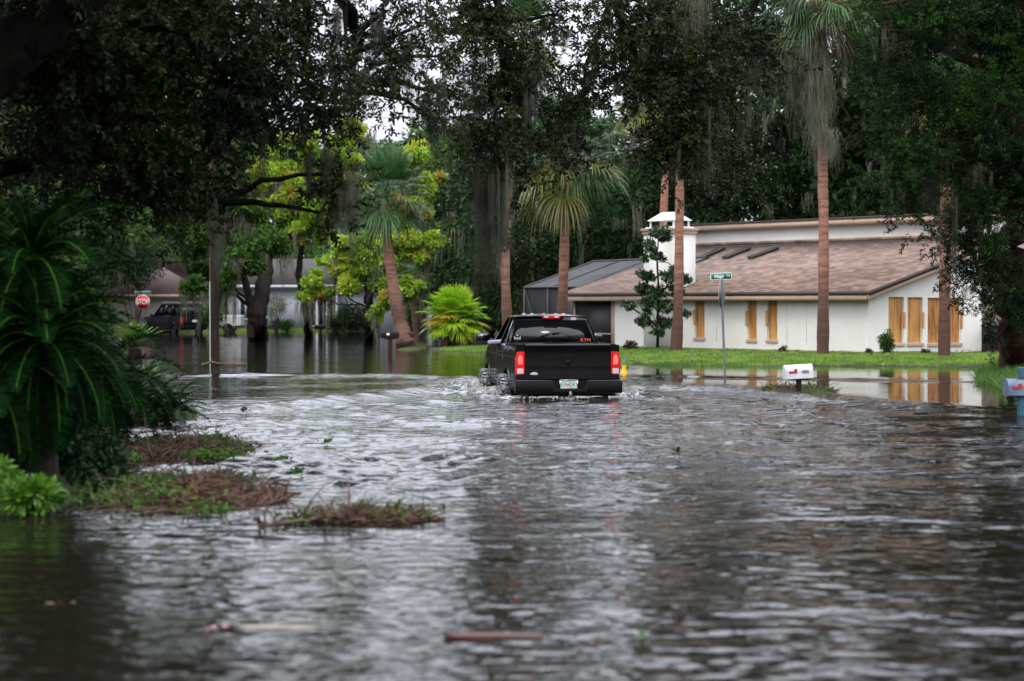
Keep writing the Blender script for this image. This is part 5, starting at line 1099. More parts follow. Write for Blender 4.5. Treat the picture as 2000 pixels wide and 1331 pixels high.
# tailgate with a rolled spoiler edge
tg = MB(); prof = [(.055,.79),(.03,.82),(.028,1.05),(.034,1.30),(.022,1.345),(.000,1.40),(-.012,1.445),(.01,1.468),(.06,1.47),(.09,1.45),(.09,.80)]
tg.prism([(a, b) for a, b in prof], 0, -.795, .795); tgo = tg.build('tailgate', M['paint'], tk, bevel=.006)
MB().prism([(-.085,1.28),(.085,1.28),(.07,1.21),(-.07,1.21)], 1, .014, .029).build('handle', M['blacktrim'], tgo, bevel=.006)
em = MB().lathe([(.0,.012),(.045,.012),(.055,0),(.0,0)], k=7, axis='y'); em.V[-1] = em.V[-1]*np.array([1,-1,1.1])+np.array([.0,.030,1.13]); em.build('emblem', M['blacktrim'], tgo)
bdg = MB().prism([(-.70,.925),(-.665,.945),(-.60,.952),(-.565,.935),(-.555,.905),(-.63,.900),(-.70,.905)], 1, .020, .029).build('badge', M['silver'], tgo, bevel=.004)
# tail lamps
for s_ in (-1, 1):
    x0, x1 = (.80, .975); f = MB()
    f.prism([(s_*a, b) for a, b in ((x0+.005,.92),(x1-.015,.90),(x1+.005,1.0),(x1-.002,1.22),(x1-.035,1.325),(x0+.005,1.33))], 1, .0, .054)
    lo = f.build('tail_lamp', M['red_lamp'], tk, bevel=.012)
    q = MB()
    for k in range(4): q.box((s_*(x0+.055+k*.022)-.004, -.006, 1.09+.02*(k % 2)), (s_*(x0+.055+k*.022)+.004, -.001, 1.29-.035*abs(k-1.5)))
    q.build('bulb', M['red_hot'], lo, bevel=.002)
    MB().box((min(s_*(x0+.03), s_*(x1-.03)), -.006, .925), (max(s_*(x0+.03), s_*(x1-.03)), -.001, 1.02)).build('reverse_lens', M['clear_lamp'], lo, bevel=.004)
# bumper with dropped centre
bp_ = MB()
for a, b in ((-.99,-.30),(.34,.99)): 
    bp_.prism([(-.13,.57),(-.155,.62),(-.155,.74),(-.13,.79),(.02,.80),(.05,.57)], 0, a, b)
bp_.prism([(-.13,.57),(-.155,.60),(-.15,.64),(-.12,.655),(.02,.66),(.05,.57)], 0, -.30, .34)
bp_.box((-.30,-.035,.66),(.34,.03,.795))
for (a, b) in ((-.30,-.22),(.34,.26)):
    bp_.add([(a,-.155,.64),(b,-.15,.645),(a,-.13,.79),(a,.02,.79),(b,.02,.66),(a,.02,.66)], [[0,1,2],[2,1,4,3],[3,4,5]])
bo = bp_.build('bumper', M['blacktrim'], tk, bevel=.014, fix=True)
q = MB(); q.box((-.97,-.13,.797),(-.31,.0,.803)); q.box((.35,-.13,.797),(.97,.0,.803)); q.build('step_pad', mat('step pad', (.10,.10,.11), .35), bo)
MB().tube([(.02,-.19,.56),(.02,-.02,.56)], .028, 12).lathe([(0,-.06),(.02,-.055),(.028,-.03),(.018,0)], (.02,-.16,.60), 12).build('tow_hitch', M['chrome'], bo, smooth=True)
# number plate
pl = MB().box((-.155,-.058,.655),(.165,-.048,.805)).build('licence_plate', mat('white plate', (.62,.70,.68), .4), bo, bevel=.004)
q = MB()
for bb in ((-.165,-.064,.645,.175,.66),(-.165,-.064,.80,.175,.815)): q.box((bb[0],bb[1],bb[2]),(bb[3],-.0585,bb[4]))
for x in (-.165,.160): q.box((x,-.064,.645),(x+.015,-.0585,.815))
q.build('plate_frame', M['chrome'], pl)
RX = Matrix.Rotation(R(90), 4, 'X'); M['plate_green'] = mat('green plate letters', (.02,.16,.12), .5)
text_part('55A', 'plate_number', M['plate_green'], .105, Matrix.Translation((-.085,-.0605,.722)) @ RX, pl, .0012, sx=.80, bold=.001)
text_part('DKY', 'plate_number', M['plate_green'], .105, Matrix.Translation((.098,-.0605,.722)) @ RX, pl, .0012, sx=.80, bold=.001)
text_part('MYFLORIDA.COM', 'plate_heading', M['plate_green'], .026, Matrix.Translation((.005,-.0605,.786)) @ RX, pl, .001)
text_part('SUNSHINE STATE', 'plate_footer', M['plate_green'], .020, Matrix.Translation((.005,-.0605,.668)) @ RX, pl, .001)
MB().lathe([(0,.003),(.022,.003),(.026,0)], (.005,0,0), 14, 'y').build('plate_orange', mat('plate orange fruit', (.75,.12,.03), .5, (.7,.25,.03), 30), pl).location = (0,-.063,.722)
# greenhouse
gh = MB(); gl = MB(); zB, zT = 1.40, 1.965
BL, BR, TL, TR_ = (-.925,2.12,zB), (.925,2.12,zB), (-.715,2.36,zT), (.715,2.36,zT)
FL, FR, UL, UR = (-.925,4.50,zB), (.925,4.50,zB), (-.685,3.72,zT-.01), (.685,3.72,zT-.01)
I = ringpanel(gh, (BL, BR, TR_, TL), .045, .955, .10, .86, (0,.035,-.0)); rg = MB(); glass_quad(rg, I); rear = rg.build('rear_window', M['glass'], tk)
I = ringpanel(gh, (FR, FL, UL, UR), .05, .95, .04, .93, (0,-.035,.0)); rg = MB(); glass_quad(rg, I); rg.build('windscreen', M['glass'], tk)
mid = lambda A, B, u: tuple(np.array(A)*(1-u)+np.array(B)*u)
for s_ in (-1, 1):
    F_ = lambda p: (abs(p[0])*s_, p[1], p[2]); th = (-s_*.035, 0, .0)
    bmB, bmT = mid(F_(BL), F_(FL), .43), mid(F_(TL), F_(UL), .52)
    I = ringpanel(gh, (F_(BL), bmB, bmT, F_(TL)), .10, .93, .06, .90, th); rg = MB(); glass_quad(rg, I); rg.build('side_window', M['glass'], tk)
    I = ringpanel(gh, (bmB, F_(FL), F_(UL), bmT), .05, .90, .06, .90, th)
    if s_ > 0: rg = MB(); glass_quad(rg, I); rg.build('side_window', M['glass'], tk)
G = [[(u*(.735-.05*max(0, abs(v-.5)*2-.8)), 2.33+v*1.42, zT-.004+.055*(1-abs(u)**2.6)*min(1, 6*min(v+.03, 1.03-v))**.5) for u in np.linspace(-1, 1, 17)] for v in np.linspace(0, 1, 15)]
gh.grid(G); cabo = gh.build('cab_frame', M['paint'], tk, bevel=.008, fix=True)
G = [[(u*.66, 2.36+v*1.36, zT-.03) for u in (-1, 1)] for v in (0, 1)]; MB().grid(G).build('headliner', M['interior'], cabo)
# high stop lamp and roof markers
hs = MB().prism([(-.165,1.925),(-.19,1.985),(.19,1.985),(.165,1.925)], 1, 2.285, 2.345).build('high_brake_lamp', M['red_dim'], tk, bevel=.006)
for x in (-.10, .10): MB().box((x-.04, 2.279, 1.942), (x+.04, 2.2845, 1.972)).build('cargo_lens', M['clear_lamp'], hs, bevel=.004)
for x in (-.40,-.24,0,.24,.40): MB().prism([(x-.04,2.0),(x+.04,2.0),(x+.02,2.022),(x-.02,2.022)], 1, 3.4, 3.5).build('roof_marker', M['amber'], tk, bevel=.006)
# stickers on the back glass
def on_glass(x, z):   # y of the rear glass plane
    return 2.12+(z-zB)/(zT-zB)*.24+.004
RG = Matrix.Rotation(R(90)-math.atan2(.24, zT-zB), 4, 'X'); M['sticker_red'] = mat('red orange sticker', (.55,.035,.012), .5, emit=(1,.08,.03), es=.0); M['sticker_white'] = mat('white sticker', (.6,.6,.6), .5)
so_ = text_part('KTM', 'sticker', M['sticker_red'], .088, Matrix.Translation((.655,on_glass(0,1.505)-.002,1.505)) @ RG, rear, .0015, sx=1.15, bold=.0)
q = MB(); q.tube([(-.74,2.185,1.52),(-.62,2.225,1.60)], .009, 4).tube([(-.62,2.185,1.52),(-.74,2.225,1.60)], .009, 4)
for (x, z) in ((-.68,1.525),(-.68,1.595),(-.735,1.56),(-.625,1.56)): q.box((x-.011, on_glass(0,z)-.006, z-.011), (x+.011, on_glass(0,z)-.001, z+.011))
q.build('sticker', M['sticker_white'], rear)
# doors' shut lines, handles, mirrors
q = MB()
for s_ in (-1, 1):
    for y in (2.16, 3.22, 4.30): q.box((s_*.978-.009, y-.005, .72), (s_*.978+.009, y+.005, 1.40))
q.build('door_gap', M['interior'], tk)
for s_ in (-1, 1):
    for y in (2.45, 3.45): MB().tube([(s_*.965,y,1.27),(s_*1.01,y+.03,1.275),(s_*1.01,y+.17,1.275),(s_*.965,y+.2,1.27)], .014, 8).build('door_handle', M['blacktrim'], tk, smooth=True)
    mo = MB().hexa([(s_*1.02,4.02,1.47),(s_*1.30,4.00,1.45),(s_*1.31,4.14,1.47),(s_*1.03,4.17,1.49),(s_*1.02,4.02,1.63),(s_*1.30,4.00,1.63),(s_*1.29,4.13,1.62),(s_*1.03,4.16,1.62)]).build('wing_mirror', M['blacktrim'], tk, bevel=.025, fix=True)
    MB().hexa([(s_*1.045,4.008,1.485),(s_*1.28,3.990,1.475),(s_*1.28,3.996,1.475),(s_*1.045,4.014,1.485),(s_*1.045,4.008,1.615),(s_*1.28,3.990,1.615),(s_*1.28,3.996,1.615),(s_*1.045,4.014,1.615)]).build('mirror_glass', M['mirror'], mo, fix=True)
    MB().tube([(s_*.90,4.12,1.44),(s_*1.05,4.10,1.50)], [.04,.03], 8).build('mirror_arm', M['blacktrim'], mo)
for s_ in (-1, 1):
    for y in yw: wheel(tk, s_*.985, y, WZ, .44, .33, s_)
# seats and wheel
for x in (-.40, .40):
    so_ = MB().box((x-.26,2.95,.85),(x+.26,3.5,1.02)).build('seat', M['interior'], tk, bevel=.05)
    MB().hexa([(x-.25,2.90,1.0),(x+.25,2.90,1.0),(x+.25,3.02,1.0),(x-.25,3.02,1.0),(x-.22,2.72,1.6),(x+.22,2.72,1.6),(x+.22,2.83,1.6),(x-.22,2.83,1.6)]).build('backrest', M['interior'], so_, bevel=.04)
    MB().box((x-.13,2.70,1.62),(x+.13,2.80,1.78)).build('headrest', M['interior'], so_, bevel=.03)
MB().box((-.85,4.0,.9),(.85,4.35,1.36)).build('dashboard', M['interior'], tk, bevel=.05)
a_ = np.linspace(0, 2*np.pi, 25); MB().tube([(-.40+.19*math.cos(t), 3.80-.06*math.sin(t), 1.33+.18*math.sin(t)) for t in a_], .014, 6, cap=False).build('steering_wheel', M['interior'], tk, smooth=True)

# ------------------------------------------------------------------ driver
def skin_figure(name, nodes_, edges, root=0, sub=2):
    me = bpy.data.meshes.new(name); me.from_pydata([n[:3] for n in nodes_], edges, []); o = bpy.data.objects.new(name, me); COL.objects.link(o)
    sk = o.modifiers.new('skin', 'SKIN'); sk.use_smooth_shade = True; sb = o.modifiers.new('sub', 'SUBSURF'); sb.levels = sub; sb.render_levels = sub
    sv = me.skin_vertices[0].data if me.skin_vertices else None
    if sv is None: me.skin_vertices.new(); sv = me.skin_vertices[0].data
    for i, n in enumerate(nodes_): sv[i].radius = (n[3], n[4] if len(n) > 4 else n[3]); sv[i].use_root = (i == root)
    bpy.context.view_layer.update(); m2 = bpy.data.meshes.new_from_object(o.evaluated_get(bpy.context.evaluated_depsgraph_get())); bpy.data.objects.remove(o); return m2
N = [(-.40,3.22,1.05,.15,.12),(-.40,3.12,1.25,.15,.11),(-.40,3.05,1.45,.17,.11),(-.40,3.04,1.56,.09,.07),(-.40,3.06,1.64,.052),(-.40,3.08,1.72,.075,.085),(-.40,3.09,1.80,.078,.09),(-.40,3.09,1.88,.05,.06),
     (-.60,3.08,1.50,.065),(-.86,3.18,1.46,.052),(-1.12,3.30,1.44,.048),(-1.06,3.52,1.455,.038),(-.99,3.70,1.46,.028),(-.965,3.76,1.465,.030,.018),
     (-.20,3.06,1.50,.065),(-.17,3.28,1.30,.048),(-.24,3.55,1.38,.036),(-.30,3.68,1.44,.026),(-.32,3.73,1.46,.030,.018),
     (-.52,3.35,1.03,.09),(-.53,3.78,1.02,.065),(-.53,3.95,.80,.05),(-.28,3.35,1.03,.09),(-.27,3.78,1.02,.065),(-.27,3.95,.80,.05)]
E = [(0,1),(1,2),(2,3),(3,4),(4,5),(5,6),(6,7),(2,8),(8,9),(9,10),(10,11),(11,12),(12,13),(2,14),(14,15),(15,16),(16,17),(17,18),(0,19),(19,20),(20,21),(0,22),(22,23),(23,24)]
for (hx, hy, hz_, si, bk) in ((-.965,3.76,1.465,1,13),(-.32,3.73,1.46,-1,18)):
    for k in range(4):
        o_ = (k-1.5)*.021; l = (.040,.046,.043,.033)[k]; i0 = len(N); N += [(hx+o_, hy+.035, hz_+.002, .0095), (hx+o_, hy+.035+l, hz_-.004, .0085), (hx+o_*1.05, hy+.035+l*1.5, hz_-.028, .0075)]; E += [(bk, i0), (i0, i0+1), (i0+1, i0+2)]
    i0 = len(N); N += [(hx+si*.038, hy+.01, hz_-.004, .011), (hx+si*.055, hy+.035, hz_-.015, .009)]; E += [(bk, i0), (i0, i0+1)]
pm = skin_figure('person', N, E)
pe = bpy.data.objects.new('person', pm); COL.objects.link(pe); pe.location = (TX, TY, -.50); pe.rotation_euler = (0, 0, TYAW)
tag(pe, 'driver of the black truck resting a lavender sleeved elbow out of the window', 'person')
M['sleeve'] = mat('lavender grey shirt', (.20,.18,.27), .9, (.28,.26,.36), 14, 3, bump=.004, bscale=40); M['skin'] = mat('skin', (.42,.24,.17), .5); M['jeans'] = mat('dark jeans', (.02,.025,.045), .9)
pm.materials.clear()
for k in ('sleeve', 'skin', 'jeans'): pm.materials.append(M[k])
for p in pm.polygons:
    c = p.center; p.material_index = 1 if (c.z > 1.60 and abs(c.x+.4) < .15) or (c.y > 3.69 and c.z > 1.36 and (c.x < -.9 or -.42 < c.x < -.22)) else 2 if (c.z < 1.13 and c.y > 3.1) else 0
hr = MB().lathe([(0,.115),(.05,.108),(.085,.075),(.098,.03),(.095,-.04),(.07,-.09)], (-.40,3.075,1.815), 18).build('hair', mat('brown hair', (.03,.018,.010), .7), pe, smooth=True)
fc = MB()
for s_ in (-1, 1): fc.lathe([(0,.012),(.010,.008),(.013,0)], (-.40+s_*.034,3.165,1.805), 10, 'y')
fc.build('eyes', mat('eye', (.05,.03,.02), .2), pe, smooth=True)
MB().tube([(-.40,3.17,1.815),(-.40,3.195,1.775),(-.40,3.175,1.765)], [.010,.017,.010], 8).build('nose', M['skin'], pe, smooth=True)
MB().tube([(-.43,3.160,1.738),(-.40,3.172,1.735),(-.37,3.160,1.738)], [.003,.007,.003], 6).build('mouth', mat('lips', (.3,.1,.08), .5), pe)
q = MB()
for s_ in (-1, 1): q.tube([(-.40+s_*.092,3.08,1.82),(-.40+s_*.103,3.07,1.80),(-.40+s_*.092,3.085,1.765)], [.014,.018,.010], 8)
q.build('ears', M['skin'], pe, smooth=True)

# spray thrown up by the wheels and bumper
rng = np.random.default_rng(90); fm = MB()
tl2w = lambda x, y: (TX+x*math.cos(TYAW)-y*math.sin(TYAW), TY+x*math.sin(TYAW)+y*math.cos(TYAW))
M['spray'] = mat('white water', (.50,.50,.50), .3, (.38,.36,.33), 9, 4)
spots = []
for (x, y, s_, n_, h) in ((-1.15,4.55,.30,150,.20),(-1.35,4.9,.35,120,.16),(-1.08,1.05,.24,170,.16),(-1.25,1.6,.30,120,.12),(1.18,1.1,.26,170,.18),(1.35,1.6,.35,120,.14),(-.5,-.2,.45,150,.012),(.1,-.2,.45,170,.012),(.65,-.2,.4,150,.012),(-1.1,3.0,.5,140,.06),(1.3,4.8,.4,100,.2)):
    for _ in range(n_*2):
        X_, Y_ = tl2w(x+rng.normal(0, s_*.5), y+rng.normal(0, s_*.5)); spots.append((X_, Y_, rng.uniform(-.02, 1)**2*h, rng.uniform(.003, .014)))
ico = np.array([(0,0,1),(.9,0,.4),(.28,.85,.4),(-.72,.52,.4),(-.72,-.52,.4),(.28,-.85,.4),(.72,.52,-.4),(-.28,.85,-.4),(-.9,0,-.4),(-.28,-.85,-.4),(.72,-.52,-.4),(0,0,-1)])
icf = np.array([(0,1,2),(0,2,3),(0,3,4),(0,4,5),(0,5,1),(1,6,2),(2,7,3),(3,8,4),(4,9,5),(5,10,1),(2,6,7),(3,7,8),(4,8,9),(5,9,10),(1,10,6),(11,7,6),(11,8,7),(11,9,8),(11,10,9),(11,6,10)])
sp = np.array(spots); Rm = rand_rot(len(sp)); scatter(fm, [(ico*np.array([1.7,.8,.7]), icf, 0)], sp[:, :3], Rm, sp[:, 3])
tag(fm.build('spray', M['spray'], smooth=True), 'white spray churned up by the truck wheels and bumper', 'spray', kind='stuff')
# ------------------------------------------------------------------ other cars
def car(name, label, cat, X, Y, z, rz, L=4.7, W_=1.86, H=1.75, kind='suv', col='paint', lit=True, wheels=True):
    c = thing(name, label, cat, (X, Y, z), rz); hw = W_/2
    M_ = M[col] if isinstance(col, str) else col
    belt = H*.58 if kind == 'suv' else H*.62; sill = .28; wb = [(.17*L), (.80*L)]; ar = .40 if kind == 'suv' else .36; wr = ar-.06; wz_ = wr
    def zt(y):
        u = y/L
        return belt*(1-.10*max(0, (u-.72)/.28)**1.5 - (.0 if kind == 'suv' else .05*max(0, (.14-u)/.14)))
    def hw_(y, z):
        u = y/L; w = hw*(1-.13*abs(2*u-1)**5)-.04*max(0, (z-.75*belt)/belt)-.05*max(0, (.5-z)); return w
    b = MB(); ys_ = np.unique(np.concatenate([np.linspace(0, L, 44), *[q+ar*np.cos(np.linspace(0, np.pi, 13)) for q in wb]]))
    for s_ in (-1, 1):
        G = []
        for y in ys_:
            zb_ = sill
            for q in wb:
                if abs(y-q) < ar: zb_ = max(zb_, wz_+math.sqrt(ar*ar-(y-q)**2))
            G.append([(s_*hw_(y, z_), y, z_) for z_ in zb_+(zt(y)-zb_)*np.linspace(0, 1, 9)])
        b.grid(G)
        for q in wb: b.box((s_*hw*.55-.01, q-ar, sill), (s_*hw*.55+.01, q+ar, belt*.9))
    for y in (0, L): b.grid([[(u*hw_(y, z_), y+(-1 if y == 0 else 1)*.06*math.sin(math.pi*(z_-sill)/(belt-sill)), z_) for u in np.linspace(-1, 1, 7)] for z_ in np.linspace(sill, zt(y), 8)])
    b.grid([[(u*hw_(y, belt), y, zt(y)+.03*(1-u*u)) for u in np.linspace(-1, 1, 9)] for y in np.linspace(0, L, 24)]); b.box((-hw*.8, .1, sill-.02), (hw*.8, L-.1, sill+.04))
    b.build('body', M_, c, smooth=True, fix=True).modifiers.new('e', 'EDGE_SPLIT').split_angle = R(40)
    g = MB(); y0, y1, y2, y3 = ((.01*L, .06*L, .50*L, .70*L) if kind == 'suv' else (.06*L, .24*L, .50*L, .72*L)); wt = hw*.83; wb_ = hw*.95; zt_ = H-.03
    BL_, BR_, TL_, TR2 = (-wb_,y0,belt), (wb_,y0,belt), (-wt,y1,zt_), (wt,y1,zt_); FL_, FR_, UL_, UR_ = (-wb_,y3,belt*.985), (wb_,y3,belt*.985), (-wt,y2,zt_), (wt,y2,zt_); gl_ = MB()
    glass_quad(gl_, ringpanel(g, (BL_,BR_,TR2,TL_), .07,.93,.12,.88,(0,.03,0))); gl_.build('rear_window', M['car_glass'], c); gl_ = MB()
    glass_quad(gl_, ringpanel(g, (FR_,FL_,UL_,UR_), .05,.95,.05,.93,(0,-.03,0))); gl_.build('windscreen', M['car_glass'], c)
    for s_ in (-1, 1):
        F_ = lambda p: (abs(p[0])*s_, p[1], p[2]); cuts = [0,.30,.62,1] if kind == 'suv' else [0,.45,1]
        for k in range(len(cuts)-1):
            P_ = (mid(F_(BL_),F_(FL_),cuts[k]), mid(F_(BL_),F_(FL_),cuts[k+1]), mid(F_(TL_),F_(UL_),cuts[k+1]), mid(F_(TL_),F_(UL_),cuts[k])); gl_ = MB(); glass_quad(gl_, ringpanel(g, P_, .05,.95,.06,.90,(-s_*.03,0,0))); gl_.build('side_window', M['car_glass'], c)
    g.grid([[(u*(wt+.02), y1-.03+v*(y2-y1+.06), zt_+.045*(1-abs(u)**2.5)*min(1, 5*min(v+.05, 1.05-v))) for u in np.linspace(-1, 1, 9)] for v in np.linspace(0, 1, 7)]); g.build('roof_frame', M_, c, bevel=.006, fix=True)
    for s_ in (-1, 1):
        MB().box((min(s_*(hw*.80), s_*(hw*.97)), -.055, belt*.62), (max(s_*(hw*.80), s_*(hw*.97)), .03, belt*.97 if kind == 'suv' else belt*.80)).build('tail_lamp', M['red_lamp'] if lit else M['red_dim'], c, bevel=.02)
        MB().box((min(s_*(hw*.58), s_*(hw*.90)), L-.03, belt*.58), (max(s_*(hw*.58), s_*(hw*.90)), L+.035, belt*.74)).build('headlamp', M['clear_lamp'], c, bevel=.02)
        MB().hexa([(s_*(hw+.02),y3-.28,belt),(s_*(hw+.20),y3-.28,belt+.02),(s_*(hw+.20),y3-.18,belt+.02),(s_*(hw+.02),y3-.18,belt),(s_*(hw+.02),y3-.28,belt+.15),(s_*(hw+.20),y3-.28,belt+.14),(s_*(hw+.19),y3-.18,belt+.13),(s_*(hw+.02),y3-.18,belt+.14)]).build('wing_mirror', M_, c, bevel=.02, fix=True)
        for q in wb: wheel(c, s_*(hw-.13), q, wz_, wr, .23, s_, lug=False, wet=False)
    MB().box((-hw*.9,-.10,sill+.02),(hw*.9,.02,sill+.24)).build('bumper', M_, c, bevel=.03)
    MB().box((-.16,-.085,belt*.68),(.16,-.064,belt*.68+.14)).build('licence_plate', mat('plate', (.6,.6,.6), .5), c, bevel=.004)
    if kind == 'suv':
        q = MB()
        for s_ in (-1, 1): q.tube([(s_*wt*.92,y1+.15,zt_+.05),(s_*wt*.92,y1+.2,zt_+.10),(s_*wt*.92,y2-.1,zt_+.10),(s_*wt*.92,y2-.02,zt_+.04)], .018, 6)
        q.build('roof_rail', M['silver'], c)
    return c
M['car_glass'] = mat('car window glass', (.004,.005,.007), .12, spec=.25)
M['navy'] = mat('dark navy paint', (.003,.003,.006), .4, coat=.08, spec=.08); M['greyp'] = mat('dark grey paint', (.007,.0075,.009), .4, coat=.3, spec=.2)
p = wz(374, 652, -.02); car('parked_suv', 'dark suv parked before the beige garage behind the stop sign', 'suv', p[0], p[1]+1, -.08, R(40), 4.9, 1.95, 1.88, 'suv', 'navy', lit=False)
p = wz(838, 655, 0); car('parked_sedan', 'low black car with one red tail lamp behind the bush palm', 'car', p[0]+.6, p[1]+1.5, -.02, R(-62), 4.6, 1.85, 1.38, 'sedan', 'paint')
p = wz(1990, 694, .16); car('parked_sedan', 'dark grey car nosing out by the stone wall behind the cedar trunk', 'car', 18.85, 65.2, .15, R(40), 4.6, 1.82, 1.42, 'sedan', 'greyp', lit=False)
# little trailer by the pole
p = wz(425, 651, .0); t = thing('utility_trailer', 'small trailer with pale box body parked behind the utility pole', 'trailer', (p[0], p[1]+3, -.05))
MB().box((-.55,-.5,.45),(1.1,1.2,1.12)).build('box_body', mat('pale box', (.42,.42,.42), .5), t, bevel=.05)
MB().box((-2.0,-.02,.40),(1.2,.10,.47)).box((-.7,-.55,.38),(1.2,-.48,.45)).build('frame', M['blacktrim'], t)
for s_ in (-.62, 1.15): wheel(t, 0, 0, 0, .32, .2, 1, lug=False, wet=False).matrix_local = Matrix.Translation((.3, s_, .30)) @ Matrix.Rotation(R(90), 4, 'Z')

# ------------------------------------------------------------------ signs
M['galv'] = mat('galvanised steel', (.22,.23,.24), .45, (.15,.16,.17), 3, 4, metal=.6); M['sign_back'] = mat('grey sign back', (.20,.21,.22), .5, (.15,.155,.16), 2, 4, metal=.3)
M['sign_red'] = mat('stop sign red', (.55,.012,.018), .4, emit=(.6,.01,.02), es=.0); M['sign_white'] = mat('sign white', (.75,.75,.75), .5); M['sign_green'] = mat('street sign green', (.006,.16,.11), .4)
oct_ = lambda r: [(r/math.cos(R(22.5))*math.cos(R(22.5+45*k)), r/math.cos(R(22.5))*math.sin(R(22.5+45*k))) for k in range(8)]
def stop_sign(label, base, zc, r, rz, blade_z, text, blade_w, blade_h, lean=(0, 0), flip=False, blade_rz=0, z0=-.4):
    s = thing('stop_sign', label, 'street sign', base, rz); top = np.array([lean[0], lean[1], blade_z-base[2]]); f = lambda z: np.array([0, 0, z])+np.array([lean[0], lean[1], 0])*(z/(blade_z-base[2]))
    P = [f(z0), f(0), f((zc-base[2])*.5), f(blade_z-base[2]-blade_h*.5)]; MB().tube(P, .028, 8).build('post', M['galv'], s, smooth=True)
    c = f(zc-base[2]); tilt = math.atan2(lean[0], blade_z-base[2])
    MT = Matrix.Translation(Vector(c)) @ Matrix.Rotation(tilt, 4, 'Y')
    def P2(poly, y0, y1, name, mt, parent, **k):
        o = MB().prism(poly, 1, y0, y1).build(name, mt, parent, **k); o.data.transform(MT); return o
    pl_ = P2(oct_(r), -.036, -.032, 'sign_plate', M['sign_back'], s)
    P2(oct_(r*.995), -.039, -.0365, 'border', M['sign_white'], pl_); P2(oct_(r*.93), -.042, -.0395, 'red_face', M['sign_red'], pl_)
    text_part('STOP', 'lettering', M['sign_white'], r*.98, MT @ Matrix.Translation((0,-.0435,-.01)) @ RX, pl_, .0012, sx=.78, bold=.008)
    bc = top; BM = Matrix.Translation(Vector(bc)) @ Matrix.Rotation(blade_rz, 4, 'Z') @ Matrix.Rotation(tilt, 4, 'Y')
    b = MB().box((-blade_w/2,-.004,-blade_h/2),(blade_w/2,.004,blade_h/2)).build('street_blade', M['sign_white'], s, bevel=.0015); b.data.transform(BM)
    for sy, rot in ((-1, RX), (1, Matrix.Rotation(R(180), 4, 'Z') @ RX)):
        o = MB().box((-blade_w/2+.012,min(sy*.0045, sy*.0065),-blade_h/2+.012),(blade_w/2-.012,max(sy*.0045, sy*.0065),blade_h/2-.012)).build('green_face', M['sign_green'], b); o.data.transform(BM)
        if text:
            text_part(text[0], 'lettering', M['sign_white'], blade_h*.72, BM @ Matrix.Translation((sy*blade_w*.10,sy*.0085,-.005)) @ rot, b, .0012, sx=.95, bold=.003)
            text_part(text[1], 'lettering', M['sign_white'], blade_h*.46, BM @ Matrix.Translation((-sy*blade_w*.34,sy*.0085,.012)) @ rot, b, .0012, sx=.95, bold=.002)
    MB().box((-.02,-.015,-.5*blade_h-.06),(.02,.015,-.5*blade_h)).build('bracket', M['galv'], s).data.transform(BM)
    return s
# far one faces the camera, near one shows its narrow grey back
b = wz(285, 652, 0); zc = at(286, 590, b[1])[2]; stop_sign('red stop sign facing the street in front of the dark suv', (b[0], b[1]-1, -.02), zc, .42, R(-4), at(0, 572, b[1])[2], None, .95, .17, blade_rz=R(12))
b = wz(1416, 738, 0); zc = at(1412, 573.5, b[1])[2]
s = stop_sign('grey back of a leaning street sign post with a green Hopi Ct blade above', b, zc, .335, 0, at(0, 540, b[1])[2], ('Hopi', 'Ct'), .49, .155, lean=((1408-1416)/F*b[1], 0), blade_rz=0)
# turn the octagon almost edge on, its face away from the camera
for o in s.children:
    if o.name.startswith('sign_plate'):
        c = Vector(((1412-1416)/F*b[1], 0, zc-b[2])); A_ = Matrix.Translation(c) @ Matrix.Rotation(R(180+72), 4, 'Z') @ Matrix.Translation(-c); o.matrix_local = A_
p2 = at(1407.5, 541, b[1])
# ------------------------------------------------------------------ utility pole with conduit
b = wz(420, 714, 0); pz = 12.5; k = b[1]/F; pt = thing('utility_pole', 'dark wooden utility pole with a pale conduit on its left side', 'utility pole', b)
M['pole'] = mat('dark pole wood', (.010,.007,.005), .9, (.026,.019,.014), 8, 6, spec=.15, bump=.01, bscale=30, stretch=(1,1,.12))
MB().tube([(0,0,-.5),(0.0,0,2),(.03,0,5),(.06,0,pz)], [.125,.12,.115,.09], 16, noise=.02).build('pole', M['pole'], pt, smooth=True)
MB().tube([(-.125,-.06,-.4),(-.13,-.06,2.35)], .017, 8).build('conduit', mat('pale conduit', (.36,.37,.39), .4), pt, smooth=True)
MB().tube([(-.125,-.06,2.36),(-.10,-.05,5),(-.06,-.05,pz-.5)], .02, 8).build('riser', mat('rusty riser', (.10,.035,.025), .7), pt, smooth=True)
MB().box((-.9,-.06,pz-.45),(.9,.06,pz-.33)).build('crossarm', M['pole'], pt, bevel=.01)
# thin wires crossing the gap of sky
w_ = MB()
for (y0, y1) in ((197,202),(228,232),(274,277)):
    A_, B_ = at(500, y0-9, 150), at(1150, y1+9, 150); w_.tube(curve(A_, B_, .004, 14, 0), .022, 4)
tag(w_.build('power_lines', M['blacktrim']), 'thin power lines crossing the gap of sky', 'power lines')

